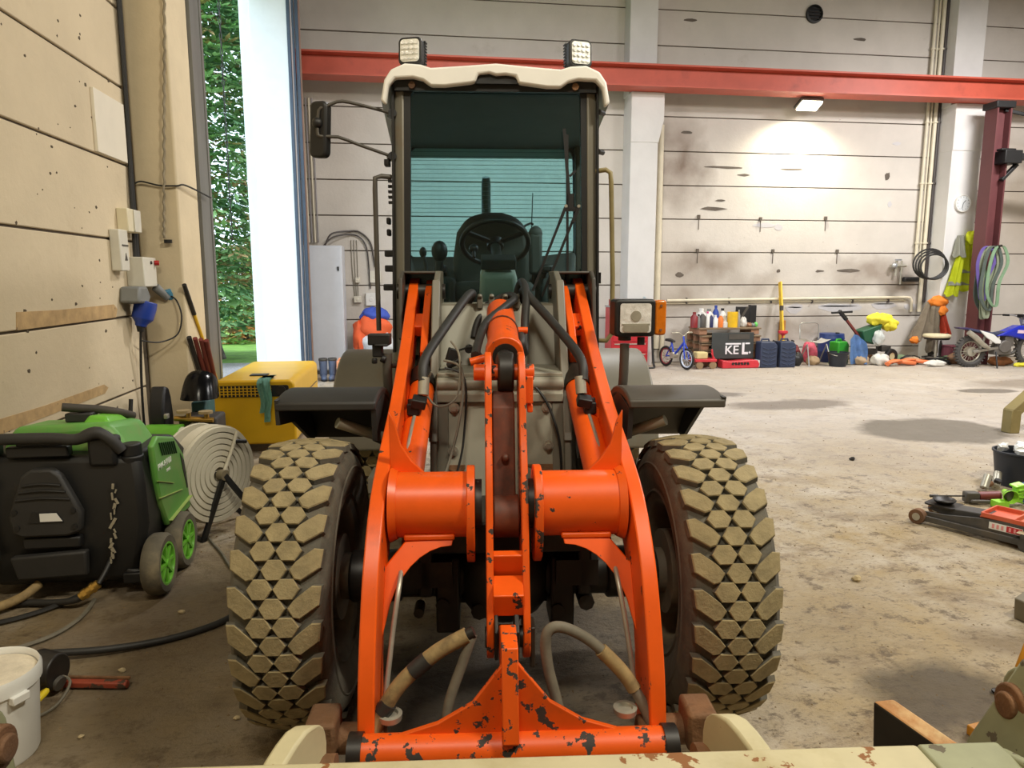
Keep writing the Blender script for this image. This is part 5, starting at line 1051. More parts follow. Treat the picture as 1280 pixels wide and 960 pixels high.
# flood lamp: its own light points down the wall
t = thing('flood_lamp', 'lit white floodlight shining down the back wall under the crane beam', 'lamp', (7.53, 13.33, 4.98))
b = B(); b.box((0, 0, .02), (.46, .3, .07), (radians(-24), 0, 0)); b.box((0, .2, .06), (.06, .5, .04)); b.done('housing', FRAMEG, t, bevel=.01)
b = B(); b.box((0, -.03, -.03), (.40, .25, .03), (radians(-24), 0, 0)); b.done('lit_lens', mat('lamp_glow', (255, 246, 216), .5, var=0, emit=9), t)
sp = bpy.data.lights.new('flood_lamp_beam', 'SPOT'); sp.energy = 420; sp.spot_size = radians(150); sp.spot_blend = 0.9; sp.shadow_soft_size = .12; sp.color = (1.0, .93, .72)
so = bpy.data.objects.new('flood_lamp_beam', sp); COL.objects.link(so); so.parent = t; so.location = (0, -.02, -.09); so.rotation_euler = (radians(8), 0, 0)
t = thing('wall_clock', 'round white clock on the right pillar above the hi-vis jacket', 'clock', (10.93, 13.31, 3.18))
b = B(); b.lathe([(0, 0), (.17, 0), (.175, .02), (.17, .05), (.155, .05), (.15, .035), (0, .035)], d=(0, -1, 0), n=28); b.done('case', WHITEW, t)
b = B(); b.cyl((0, -.034, 0), (0, -.038, 0), .148, n=28); b.done('face', mat('clock_face', (214, 218, 220), .4, var=0), t)
b = B(); b.bar((0, -.041, 0), (.05, -.041, .06), .01, .004, upv=(0, 1, 0)); b.bar((0, -.043, 0), (-.02, -.043, -.11), .008, .004, upv=(0, 1, 0)); b.each('hand', BLACK, t)
b = B()
for k in range(12): b.box((.125 * sin(k * pi / 6), -.039, .125 * cos(k * pi / 6)), (.012, .003, .012))
b.each('hour_mark', BLACK, t)
t = thing('wall_vent', 'round black vent high on the back wall between the pillars', 'vent', (7.79, 13.8, 6.77))
b = B(); b.lathe([(0, 0), (.17, 0), (.17, .05), (.14, .06), (.13, .02), (0, .02)], d=(0, -1, 0), n=24); b.done('duct_ring', BLACK, t)
b = B()
for i in range(4): b.box((0, -.05, -.09 + .06 * i), (.24, .012, .012))
b.each('grille_bar', GREASE, t)
PIPEC = mat('cream_pipe', (206, 198, 176), .5, var=.08); PIPED = mat('dark_pipe', (62, 56, 54), .5, var=.1)
for i, (x, r, m, lab) in enumerate(((10.33, .03, PIPEC, 'cream pipe, leftmost of the vertical pipes by the right pillar'), (10.41, .02, PIPEC, 'thin cream pipe, second of the vertical pipes by the right pillar'), (10.50, .04, PIPEC, 'thick cream pipe in the middle of the vertical pipes'), (10.58, .035, PIPED, 'dark pipe right of the thick cream pipe by the right pillar'))):
    b = B(); b.cyl((x, 13.72, 1.0 + .2 * (i == 3) + (1.1 if i < 2 else 0)), (x, 13.72, 7.3), r, n=10)
    for z in (2.4, 3.6, 4.8, 6.2): b.cyl((x, 13.72, z), (x, 13.72, z + .03), r * 1.5, n=10)
    tag(b.done('vertical_pipe', m), lab, 'pipe', 'vertical pipes by the right pillar')
b = B(); b.tube([(4.98, 13.73, 1.25), (7.5, 13.73, 1.275), (10.2, 13.73, 1.30), (10.28, 13.73, 1.29), (10.32, 13.73, 1.22), (10.33, 13.73, 1.0)], .03, n=10); b.tube([(4.98, 13.77, 1.19), (10.2, 13.77, 1.24)], .016, n=8)
t = tag(b.done('long_pipe', PIPEC), 'long cream pipe running level along the back wall above the clutter', 'pipe')
b = B()
for x in (5.4, 6.3, 7.2, 8.1, 9.0, 9.8): b.box((x, 13.755, 1.245), (.02, .06, .12))
b.each('pipe_clip', PIPED, t)
b = B(); b.cyl((4.76, 13.68, 0.3), (4.74, 13.68, 4.6), .06, n=12); b.cyl((4.90, 13.72, .1), (4.9, 13.72, .95), .045, n=10); tag(b.done('down_pipe', PIPEC), 'cream downpipe along the right side of the left pillar', 'pipe')
for i in range(5):
    b = B(); x = -1.98 + i * .055; b.cyl((x, 13.74, 2.35), (x - .02, 13.74, 4.9), .014 + .004 * (i % 2), n=8); tag(b.done('conduit', PIPEC if i % 2 else mat('grey_conduit', (138, 134, 136), .5)), 'conduit above the steel cabinet, %s of five' % ('leftmost', 'second', 'middle', 'fourth', 'rightmost')[i], 'conduit')
# ------------------------------------------------------------------ electric cabinet corner
t = thing('steel_cabinet', 'tall pale steel electric cabinet in the corner by the doorway', 'cabinet', (-1.62, 12.95, 0))
CABG = mat('pale_steel_paint', (196, 200, 208), .35, var=.03)
b = B(); b.box((0, .2, 1.16), (.72, .5, 2.2)); b.box((0, .2, .03), (.68, .46, .06)); b.done('body', CABG, t, bevel=.008)
b = B(); b.box((0, -.06, 1.16), (.68, .025, 2.14)); dr = b.done('door', CABG, t, bevel=.006)
b = B(); b.box((.29, -.08, 1.86), (.03, .02, .07)); b.done('lock', BLACK, dr)
b = B(); b.box((0, -.05, .03), (.7, .02, .08)); b.done('plinth', FRAMEG, t)
wire('cabinet_cable', [(-1.6, 13.4, 2.28), (-1.5, 13.6, 2.5), (-1.2, 13.75, 2.56), (-1.0, 13.76, 2.54), (-.82, 13.76, 2.36), (-.76, 13.76, 2.05), (-.74, 13.76, 1.9)], .016, PIPED, 'grey cable arching from the steel cabinet to a wall socket, upper of two', 'cable', group='cables over the steel cabinet')
wire('cabinet_cable', [(-1.62, 13.4, 2.28), (-1.48, 13.6, 2.44), (-1.2, 13.75, 2.5), (-1.02, 13.76, 2.46), (-.9, 13.76, 2.3), (-.86, 13.76, 2.0), (-.84, 13.76, 1.5)], .014, PIPED, 'grey cable arching from the steel cabinet to the white box, lower of two', 'cable', group='cables over the steel cabinet')
for x, z, w, h, lab in ((-.74, 1.72, .2, .22, 'grey wall socket with a black hole right of the steel cabinet'), (-.83, 1.3, .2, .24, 'white round-cornered box low on the wall right of the cabinet'), (-1.07, 1.66, .08, .1, 'small beige switch on the wall beside the steel cabinet'), (-1.08, 1.3, .14, .12, 'beige double socket low on the wall beside the steel cabinet')):
    b = B(); b.box((0, 0, 0), (w, .08, h)); b.cyl((0, -.045, 0), (0, -.03, 0), w * .22, n=12); tag(b.done('wall_socket', WHITEW if 'white' in lab else BOXW, loc=(x, 13.76, z), bevel=.012), lab, 'socket')
for k in range(3): wire('socket_wire', [(-1.17 + k * .05, 13.78, 2.4), (-1.165 + k * .05, 13.78, 1.9), (-1.13 + k * .03, 13.78, 1.36)], .007, WIRE, 'thin grey wire down the wall beside the cabinet, %s of three' % ('left', 'middle', 'right')[k], 'wire', group='wires beside the cabinet')
# boots, can, flag bundle
BOOT = mat('blue_grey_rubber', (84, 96, 120), .5, var=.1)
def boot(x, y, rz, lab):
    t = thing('rubber_boot', lab, 'boot', (x, y, 0), rz, 'rubber boots')
    b = B(); b.lathe([(.05, .06), (.06, .1), (.062, .2), (.07, .36), (.066, .36), (.055, .2), (0, .12)], n=16); b.sph((0, -.07, .05), (.05, .12, .055)); b.done('shaft', BOOT, t)
    b = B(); b.prism([(.05 * cos(a), -.06 + .14 * sin(a)) for a in [i * pi / 7 for i in range(14)]], 'z', 0, .025); b.done('sole', BLACK, t)
    b = B(); b.lathe([(.068, .33), (.074, .335), (.074, .37), (.068, .375)], n=16); b.done('cuff', FRAMEG, t)
boot(-1.55, 12.1, .2, 'blue-grey rubber boot before the steel cabinet, left of the pair'); boot(-1.40, 12.12, -.1, 'blue-grey rubber boot before the steel cabinet, right of the pair')
def jerrycan(name, m, lab, loc, w, d, h, rz=0, group=None, ribs=True, cap=BLACK):
    t = thing(name, lab, 'jerry can', loc, rz, group)
    b = B(); b.prism([(-w / 2, 0), (w / 2, 0), (w / 2, h * .86), (w * .3, h), (-w * .5, h), ], 'y', -d / 2, d / 2); b.done('tank', m, t, bevel=min(w, d) * .1, seg=3)
    b = B(); b.cyl((w * .36, 0, h * .9), (w * .46, 0, h * 1.02), .03, n=12); b.done('cap', cap, t)
    if ribs:
        for k in range(5):
            for s in (-1, 1):
                b = B(); b.bar((s * w * .05, -d / 2 - .004, h * (.1 + .15 * k)), (s * w * .4, -d / 2 - .004, h * (.18 + .15 * k)), .02, .02); b.done('rib', m, t, bevel=.004)
    b = B(); b.tube([(-w * .35, 0, h * .97), (-w * .3, 0, h * 1.08), (w * .1, 0, h * 1.08), (w * .16, 0, h * .97)], .018, n=8); b.done('handle', m, t)
    return t
jerrycan('jerry_can', mat('faded_orange_plastic', (224, 148, 104), .5, var=.08), 'faded orange jerry can beside the rubber boots', (-1.22, 12.05, 0), .2, .16, .34, ribs=False)
FLB = [mat('flag_orange', (226, 96, 48), .7, var=.1), mat('flag_blue', (58, 84, 180), .7, var=.1), mat('flag_white', (216, 222, 228), .7, var=.06), mat('flag_cyan', (120, 170, 200), .7, var=.1)]
t = thing('cloth_bundle', 'orange, blue and white sack of fabric leaning on the wall behind the left rail', 'bundle', (-.78, 13.15, 0))
for m, c, r, sd in ((2, (0, .0, .20), (.34, .2, .24), 3), (3, (-.12, -.06, .26), (.24, .18, .12), 4), (2, (.02, .04, .50), (.36, .2, .24), 7), (0, (.0, .05, .80), (.33, .19, .22), 9), (0, (-.22, .0, .62), (.14, .14, .3), 11), (1, (.04, .09, 1.03), (.26, .16, .14), 12)):
    crumple(B(), c, r, sd, 4, .18, flat=False).done('fabric_fold', FLB[m], t, ang=60)
# ------------------------------------------------------------------ red tool cabinet
RED = mat('red_cabinet_paint', (176, 34, 44), .4, var=.06)
t = thing('tool_cabinet', 'tall red tool cabinet behind the loader head lamp', 'cabinet', (4.0, 13.2, 0))
b = B(); b.box((0, 0, .60), (.72, .46, 1.1)); b.done('body', RED, t, bevel=.012)
for i in range(5):
    b = B(); b.box((0, -.236, .2 + i * .2), (.66, .02, .18)); d = b.done('drawer', RED, t, bevel=.006)
    b = B(); b.box((0, -.25, .265 + i * .2), (.6, .02, .02)); b.done('handle', STEEL, d)
for x in (-.3, .3):
    b = B(); b.cyl((x, -.12, .04), (x, -.08, .04), .04, n=12); b.done('caster', BLACK, t)
b = B(); b.box((0, 0, 1.165), (.74, .48, .03)); b.done('worktop', mat('grey_top', (150, 150, 150), .5), t)
for x, w, h, m, n, lab in ((-.3, .12, .12, RED, 'tool_box', 'small red tool box on the left of the tool cabinet'), (-.12, .14, .06, WHITEW, 'parts_tray', 'white parts tray on the red tool cabinet'), (.06, .08, .07, mat('blue_plastic', (34, 62, 150)), 'blue_tin', 'blue tin on top of the red tool cabinet'), (.2, .1, .1, mat('pale_green_card', (170, 190, 150), .7), 'paper_roll', 'pale green roll on the red tool cabinet'), (.31, .07, .15, mat('clear_grey', (170, 178, 184), .3), 'spray_tin', 'grey tin at the right end of the tool cabinet top')):
    b = B()
    if 'roll' in n or 'tin' in n: b.cyl((0, 0, 0), (0, 0, h), w / 2, n=12); b.cyl((0, 0, h), (0, 0, h + .02), w / 3, n=10)
    else: b.box((0, 0, h / 2), (w, .2, h)); b.box((0, 0, h + .01), (w * .6, .05, .02))
    tag(b.done(n, m, loc=(4.0 + x, 13.1, 1.18), bevel=.004), lab, n.split('_')[-1])
wire('black_stand_tube', [(4.44, 13.0, .86), (4.46, 13.0, .4), (4.48, 12.98, .1), (4.46, 12.88, .02), (4.32, 12.84, .02)], .022, CABLE, 'black bent tube standing right of the red tool cabinet', 'tube')
# ------------------------------------------------------------------ pallets as a shelf
WOOD = mat('grey_pallet_wood', (128, 108, 84), .85, var=.25, scale=8, stretch=(1, 6, 6), bump=.3); WOODP = mat('pinkish_wood', (158, 118, 92), .85, var=.2, scale=8)
def pallet(x, y, z, lab):
    t = thing('wooden_pallet', lab, 'pallet', (x, y, z), 0, 'stacked pallets')
    for yy in (-.32, 0, .32):
        b = B(); b.box((0, yy, .127), (1.2, .16, .025)); b.done('deck_board', WOOD, t, bevel=.003)
        b = B(); b.box((0, yy, .012), (1.2, .1, .024)); b.done('bottom_board', WOOD, t, bevel=.003)
        for xx in (-.52, 0, .52):
            b = B(); b.box((xx, yy, .07), (.15, .1, .09)); b.done('block', WOODP, t, bevel=.003)
for i, z in enumerate((.002, .155, .308, .461)): pallet(6.02, 13.35, z, 'weathered wooden pallet, %s of the stack against the back wall' % ('lowest', 'second from the floor', 'second from the top', 'topmost')[i])
for x in (5.48, 6.54):
    b = B(); b.box((x, 13.3, .665), (.16, .5, .1)); tag(b.done('wood_spacer', WOODP, bevel=.005), 'wooden spacer block under the %s end of the bottle board' % ('left' if x < 6 else 'right'), 'block')
b = B(); b.box((6.02, 13.3, .73), (1.26, .56, .028)); tag(b.done('shelf_board', WOOD, bevel=.003), 'grey board on the pallets holding the row of bottles', 'board')
zs = .746
def bottle(x, y, r, h, m, cap, lab, kind='bottle', neck=.4):
    t = thing(kind, lab, 'bottle' if kind != 'paint_can' else 'can', (x, y, zs), 0, 'bottles and cans on the pallet shelf')
    b = B(); b.lathe([(0, 0), (r, 0), (r, h * .68), (r * neck, h * .85), (r * neck, h * .9), (0, h * .9)] if kind != 'paint_can' else [(0, 0), (r, 0), (r, h), (r * .85, h), (0, h * .97)], n=14); b.done('body', m, t)
    b = B(); b.cyl((0, 0, h * .88), (0, 0, h), r * neck * 1.15 if kind != 'paint_can' else r * .3, n=10); b.done('cap', cap, t)
DRED = mat('dark_red_plastic', (130, 34, 38), .4); BLU = mat('blue_plastic', (34, 62, 150)); ORP = mat('orange_bottle', (226, 120, 44), .4); YELP = mat('yellow_can', (232, 186, 34), .4); WH = WHITEP; GRY = mat('grey_plastic', (120, 122, 120), .5); NAV = mat('navy_print', (36, 42, 88), .4); LGN = mat('green_cap', (96, 196, 90), .4); SIL = mat('silver_tin', (176, 178, 182), .35, .6)
for x, r, h, m, c, lab, k in ((5.35, .07, .3, DRED, DRED, 'dark red bottle, leftmost on the pallet shelf', 'oil_bottle'), (5.44, .045, .26, GRY, BLACK, 'grey bottle beside the dark red one on the shelf', 'oil_bottle'), (5.52, .07, .30, FRAMEG, WH, 'dark grey canister with white top, third on the shelf', 'oil_bottle'),
        (5.62, .045, .31, WH, mat('pink_cap', (206, 70, 130), .4), 'white bottle with a pink cap on the pallet shelf', 'spray_bottle'), (5.70, .04, .27, NAV, WH, 'navy spray can with white cap on the shelf', 'spray_can'), (5.78, .055, .24, WH, WH, 'plain white bottle left of the orange one', 'oil_bottle'), (5.89, .05, .26, ORP, WH, 'orange bottle with a white cap on the shelf', 'oil_bottle'),
        (5.98, .055, .14, WHITEW, WHITEW, 'short white tub right of the orange bottle', 'oil_bottle'), (6.13, .1, .30, YELP, GRY, 'yellow can, largest on the pallet shelf', 'paint_can'), (6.26, .03, .34, SIL, SIL, 'thin silver tube right of the yellow can', 'spray_can')): bottle(x, 13.2 + .03 * (hash(k) % 2 == 9), r, h, m, c, lab, k)
for x, y, r, h, m, c, lab, k in ((5.58, 13.42, .1, .36, WH, WH, 'big white canister in the back row of the shelf', 'oil_bottle'), (5.74, 13.42, .09, .35, WH, GRY, 'white canister beside the big one in the back row', 'oil_bottle'), (5.88, 13.42, .06, .42, BLU, BLU, 'tall blue bottle behind the orange one', 'oil_bottle'), (6.02, 13.42, .07, .36, WH, BLACK, 'white bottle with black cap behind the yellow can', 'oil_bottle')): bottle(x, y, r, h, m, c, lab, k)
for x, w, h, m, lab, n in ((6.36, .12, .2, WHITEW, 'crumpled white bag on the shelf right of the yellow can', 'paper_bag'), (6.48, .1, .09, WOODP, 'brown rag on the shelf', 'rag'), (6.56, .09, .08, GRY, 'grey fitting on the shelf', 'metal_fitting'), (6.62, .08, .1, LGN, 'light green ball at the right end of the shelf', 'green_ball')):
    b = B(); crumple(b, (0, 0, h * .48), (w / 2, w / 2, h / 2), 5, 4, .2 if n != 'green_ball' else .02); tag(b.done(n, m, loc=(x, 13.2, zs), ang=20), lab, n.split('_')[-1])
b = B(); b.bar((6.34, 13.45, zs + .02), (6.56, 13.45, zs + .38), .05, .03); tag(b.done('paint_brush', FRAMEG), 'grey brush leaning behind the white bag on the shelf', 'brush')
t = thing('folded_board', 'tall black folded panel standing behind the right end of the pallets', 'panel', (6.66, 13.62, 0))
b = B(); b.box((.08, 0, .58), (.14, .1, 1.16)); b.done('upright', BLACK, t, bevel=.01)
b = B(); b.box((-.12, -.01, .98), (.3, .06, .3)); b.done('flap', BLACK, t, bevel=.01)
t = thing('sign_board', 'dark grey board with white letters KEL leaning on the pallets', 'sign', (6.0, 12.84, .17))
SB = mat('charcoal_board', (58, 62, 62), .5, var=.15, scale=4)
b = B(); b.box((0, .02, .25), (.84, .03, .5)); bd = b.done('board', SB, t, bevel=.004)
KEL = mat('white_letter_paint', (226, 226, 230), .6, var=0)
text('KE', .235, KEL, t, (-.02, .003, .16), (radians(90), 0, 0), ex=.003, sx=1.06)
b = B(); b.prism([(.185, .078), (.31, .078), (.31, .125), (.232, .125), (.232, .305), (.185, .305)], 'y', -.003, .006); b.done('letter_l', KEL, t)
b = B(); b.box((.005, .002, .285), (.31, .008, .03)); b.box((.295, .002, .29), (.09, .008, .03)); b.each('stripe', KEL, t)
b = B(); b.prism([(.345, .14), (.37, .115), (.345, .09), (.32, .115)], 'y', -.002, .006); b.done('dot', KEL, t)
b = B(); b.box((.12, .0, .42), (.42, .006, .1)); b.done('dull_sticker', FRAMEG, t)
t = thing('red_tool_case', 'red plastic case lying on the floor under the KEL board', 'case', (6.1, 12.80, 0))
REDP = mat('pinkish_red_plastic', (200, 52, 62), .4, var=.1)
b = B(); b.prism([(-.36, 0), (.36, 0), (.38, .08), (.34, .15), (.22, .16), (-.2, .13), (-.37, .16)], 'y', -.12, .12); b.done('shell', REDP, t, bevel=.015)
b = B()
for i in range(6): b.box((-.16 + i * .06, -.124, .09), (.04, .01, .05), (0, .5 * (-1) ** i, 0))
b.each('contents_slot', BLACK, t)
b = B(); b.box((.40, 0, .08), (.1, .2, .14)); b.done('white_end', WHITEW, t, bevel=.02)
# ------------------------------------------------------------------ bicycle and scooter
def wheelset(b, c, r, th, axis=(1, 0, 0), n=24):
    c = Vector(c); d = Vector(axis).normalized(); a, e = b._frame(d)
    b.tube([c + a * (r * cos(2 * pi * i / n)) + e * (r * sin(2 * pi * i / n)) for i in range(n)], th, n=7, closed=True)
t = thing('kids_bicycle', 'small childs bicycle with a blue frame and white-rimmed wheel near the left pillar', 'bicycle', (5.0, 12.62, 0), radians(108))
b = B(); wheelset(b, (0, 0, .2), .18, .022, (0, 1, 0)); fw_ = b.done('front_tyre', BLACK, t)
b = B(); wheelset(b, (0, 0, .2), .15, .014, (0, 1, 0))
for k in range(10): b.cyl((0, 0, .2), (.15 * cos(k * pi / 5), 0, .2 + .15 * sin(k * pi / 5)), .003, n=4)
b.done('front_rim', mat('white_rim', (206, 214, 230), .4), fw_)
b = B(); wheelset(b, (.62, 0, .2), .18, .022, (0, 1, 0)); rw_ = b.done('rear_tyre', BLACK, t)
b = B(); wheelset(b, (.62, 0, .2), .15, .012, (0, 1, 0))
for k in range(10): b.cyl((.62, 0, .2), (.62 + .15 * cos(k * pi / 5), 0, .2 + .15 * sin(k * pi / 5)), .003, n=4)
b.done('rear_rim', mat('maroon_rim', (140, 44, 60), .4), rw_)
b = B(); b.tube([(0, .05, .2), (.05, .04, .4), (.09, 0, .5)], .014, n=6); b.tube([(0, -.05, .2), (.05, -.04, .4), (.09, 0, .5)], .014, n=6); b.tube([(.09, 0, .5), (.12, 0, .62)], .016, n=8); b.done('fork', mat('blue_frame', (38, 70, 190), .3), t)
b = B(); b.tube([(.1, 0, .5), (.22, 0, .38), (.38, 0, .24)], .022, n=8, sub=3); b.tube([(.38, 0, .24), (.46, 0, .48)], .018, n=8); b.tube([(.38, 0, .24), (.62, 0, .2)], .014, n=8); b.tube([(.46, 0, .44), (.62, 0, .2)], .012, n=8); b.done('frame', mat('blue_frame', (38, 70, 190)), t)
b = B(); b.tube([(.16, -.24, .68), (.13, -.1, .68), (.12, 0, .62), (.13, .1, .68), (.16, .24, .68)], .013, n=7, sub=3); b.done('handlebar', STEEL, t)
b = B(); b.hexa([(.38, -.04, .48), (.58, -.08, .5), (.58, .08, .5), (.38, .04, .48), (.38, -.03, .52), (.58, -.07, .55), (.58, .07, .55), (.38, .03, .52)]); b.done('saddle', BLACK, t, bevel=.015)
b = B(); b.cyl((.38, -.06, .24), (.38, .06, .24), .06, n=14); b.box((.42, .1, .16), (.08, .06, .02)); b.box((.34, -.1, .32), (.08, .06, .02)); b.done('crank', STEEL, t)
t = thing('red_trolley', 'low red trolley with a yellowish pack on it beside the childs bicycle', 'trolley', (5.40, 12.8, 0))
b = B(); b.box((0, 0, .16), (.42, .3, .05)); b.bar((.2, 0, .16), (.16, 0, .36), .03, .03); b.bar((.2, -.12, .16), (.1, -.12, .3), .02, .02); b.done('frame', REDP, t, bevel=.006)
for x in (-.12, .14):
    b = B(); b.cyl((x, -.14, .07), (x, -.09, .07), .07, n=14); b.done('wheel', mat('tan_wheel', (140, 116, 86), .8), t)
b = B(); b.box((-.06, 0, .25), (.22, .2, .13)); b.done('yellowish_pack', mat('pale_yellow_pack', (206, 190, 136), .7), t, bevel=.02)
# ------------------------------------------------------------------ dark jerry cans, planks, funnel
NAVY = mat('blue_black_can', (50, 60, 84), .5, var=.12)
jerrycan('jerry_can', NAVY, 'dark blue ribbed jerry can, left of the two by the yellow level', (6.66, 12.8, 0), .34, .24, .50, 0, 'dark blue jerry cans')
jerrycan('jerry_can', NAVY, 'dark blue ribbed jerry can under the red funnel, right of the two', (7.05, 12.8, 0), .32, .24, .50, 0, 'dark blue jerry cans')
b = B(); b.lathe([(.012, 0), (.018, .06), (.09, .11), (.09, .15), (.084, .15), (.012, .07)], n=16); tag(b.done('red_funnel', REDP, loc=(6.98, 12.8, .545)), 'red funnel standing on the right dark jerry can', 'funnel')
b = B(); b.bar((7.36, 13.72, 1.62), (7.30, 13.3, .0), .1, .035, upv=(1, 0, 0)); o = tag(b.done('yellow_level', mat('yellow_level', (226, 184, 48), .4), bevel=.004), 'long yellow spirit level leaning upright on the back wall', 'level')
b = B(); b.box((7.33, 13.55, 1.1), (.05, .06, .1)); b.done('vial', FRAMEG, o)
b = B(); b.box((7.47, 13.74, .42), (.12, .05, .84)); tag(b.done('orange_plank', mat('orange_wood', (184, 128, 62), .7, var=.15), bevel=.004), 'short orange-brown plank standing beside the yellow level', 'plank')
b = B(); b.cyl((7.62, 13.7, 0), (7.62, 13.72, .42), .018, n=8); tag(b.done('black_peg', BLACK), 'short black rod standing at the wall right of the planks', 'rod')
# folding chair with white seat
t = thing('folding_chair', 'tubular folding chair with a white seat among the clutter', 'chair', (7.75, 12.75, 0))
ST2 = mat('pale_tube', (176, 176, 172), .35, .6)
b = B(); b.tube([(-.2, .42, .5), (-.2, .46, .78), (-.15, .47, .82), (.15, .47, .82), (.2, .46, .78), (.2, .42, .5)], .012, n=7); b.done('back_frame', ST2, t)
for s in (-1, 1):
    b = B(); b.tube([(s * .24, -.04, 0), (s * .2, .14, .42)], .012, n=7); b.done('leg', ST2, t)
    b = B(); b.tube([(s * .22, .42, 0), (s * .2, .14, .42)], .012, n=7); b.done('leg', ST2, t)
b = B(); b.grid(lambda u, v: (-.24 + .48 * u, .05 + .36 * v, .46 + .06 * (abs(u - .5) * 2) ** 3 + .012 * sin(9 * u + 4 * v)), 10, 5, .03); b.done('seat', WHITEW, t)
# clutter on the floor
lump('maroon_bag', 7.57, 13.42, .28, .28, .36, mat('maroon_cloth', (118, 50, 54), .8, var=.15), 'maroon bag slumped left of the folding chair', 'bag', 3)
lump('black_bag', 7.36, 12.95, .28, .26, .26, BLACK, 'black bag on the floor right of the jerry cans', 'bag', 4)
lump('tan_cloth', 7.75, 13.0, .26, .2, .18, mat('tan_cloth', (176, 150, 116), .85, var=.15), 'tan cloth heap under the folding chair', 'cloth', 5)
lump('pink_bag', 7.9, 13.4, .3, .26, .42, mat('pink_red_print', (206, 90, 108), .7, var=.3, scale=9), 'pink and red patterned bag behind the folding chair', 'bag', 6)
t = thing('black_tub', 'round black tub in front of the green jerry can', 'tub', (8.12, 12.75, 0))
b = B(); b.lathe([(0, 0), (.15, 0), (.19, .26), (.2, .26), (.2, .28), (.18, .28), (.16, .05), (0, .04)], n=24); b.done('tub', mat('blue_black_plastic', (32, 36, 44)), t)
b = B(); b.tube([(-.19, 0, .26), (-.12, -.14, .22), (.12, -.14, .22), (.19, 0, .26)], .007, n=6, sub=3); b.done('bail', STEEL, t)
jerrycan('jerry_can', mat('bright_green_can', (52, 150, 40), .45, var=.1), 'bright green jerry can standing behind the black tub', (8.32, 13.05, 0), .34, .22, .46, radians(25), ribs=False)
t = thing('blue_drum', 'dark blue plastic drum against the wall behind the green can', 'drum', (8.42, 13.5, 0))
b = B(); b.lathe([(0, 0), (.24, 0), (.25, .03), (.25, .2), (.258, .22), (.25, .24), (.25, .46), (.258, .48), (.25, .5), (.24, .58), (0, .57)], n=24); b.done('barrel', mat('dark_blue_plastic', (36, 58, 118), .45), t)
b = B(); b.cyl((.1, -.05, .56), (.1, -.05, .60), .04, n=12); b.done('bung', BLACK, t)
b = B(); b.grid(lambda u, v: (8.42 + .36 * u - .05 * v, 12.78 + .12 * sin(pi * u) + .02 * sin(u * 20 + v * 5), .02 + .58 * v * (.7 + .3 * sin(pi * u))), 14, 8, .02); tag(b.done('blue_sack', mat('pale_blue_plastic_sheet', (120, 160, 216), .4, var=.18, scale=8)), 'pale blue plastic sack standing before the garden tiller', 'sack')
# garden tiller / seeder with green hopper
t = thing('walk_behind_spreader', 'walk-behind machine with black-and-red handle, green box and small dark wheels', 'machine', (8.95, 13.1, 0))
b = B(); b.bar((-.62, -.05, 1.0), (-.08, 0, .42), .05, .04); b.done('handle_shaft', mat('dark_red_rod', (112, 46, 40)), t)
b = B(); b.bar((-.84, -.05, 1.02), (-.40, -.05, 1.04), .04, .04); b.bar((-.68, -.05, 1.06), (-.5, -.03, .88), .07, .06); b.done('grips', BLACK, t, bevel=.008)
b = B(); b.hexa([(-.16, -.14, .46), (.12, -.14, .38), (.12, .14, .38), (-.16, .14, .46), (-.22, -.16, .66), (.2, -.16, .80), (.2, .16, .80), (-.22, .16, .66)]); b.done('hopper', mat('dark_green_box', (34, 84, 58), .45, var=.1), t, bevel=.02)
b = B(); b.box((.0, 0, .24), (.4, .12, .12)); b.bar((-.1, 0, .24), (-.12, 0, .5), .06, .1); b.bar((.2, 0, .26), (.32, 0, .52), .03, .03); b.box((.36, 0, .3), (.2, .2, .12)); b.done('engine_frame', mat('dark_casting', (58, 54, 50)), t, bevel=.01)
for x, y, r in ((.42, -.16, .155), (-.18, -.05, .12)):
    b = B(); b.lathe([(r * .5, -.04), (r * .9, -.045), (r, -.02), (r, .02), (r * .9, .045), (r * .5, .04)], o=(x, y, r), d=(.25, -1, 0), n=22); w = b.done('wheel', BLACK, t)
    b = B(); b.lathe([(0, .02), (r * .5, .03), (r * .55, .0), (0, -.01)], o=(x, y, r), d=(.25, -1, 0), n=18); b.done('wheel_rim', mat('cream_rim', (198, 186, 144), .5), w)
b = crumple(B(), (0, 0, 0), (.24, .18, .12), 5, 5, .25, flat=False); crumple(b, (.2, -.04, -.1), (.16, .14, .12), 8, 4, .25, flat=False); tag(b.done('yellow_rain_coat', mat('yellow_cloth', (222, 212, 56), .7, var=.12), loc=(9.16, 13.08, .88), ang=60), 'crumpled yellow rain jacket lying over the green box of the machine', 'jacket')
b = B(); crumple(b, (9.06, 12.92, .52), (.12, .08, .14), 6, 4, .2, flat=False); tag(b.done('clear_bag', mat('pale_grey_bag', (186, 192, 190), .4), ang=20), 'pale crumpled plastic bag hanging below the green box', 'bag')
HOR = mat('orange_hose_plastic', (222, 120, 72), .5, var=.12)
for i, (x, y, a, lab) in enumerate(((9.75, 12.75, .1, 'orange fabric hose heap on the floor right of the tiller wheel'), (9.36, 12.62, .6, 'orange straps lying before the small dark tiller wheel'))):
    b = B()
    for k in range(3): b.tube([(-.34, .03 * k, .05), (-.1, .08 - .06 * k, .09 + .01 * k), (.12, -.05 + .04 * k, .07), (.34, -.03, .04)], .04 - .008 * k, n=8, sub=4)
    tag(b.done('orange_hose', HOR, loc=(x, y, 0), rz=a * .4), lab, 'hose', 'orange hose heaps')
R = random.Random(31)
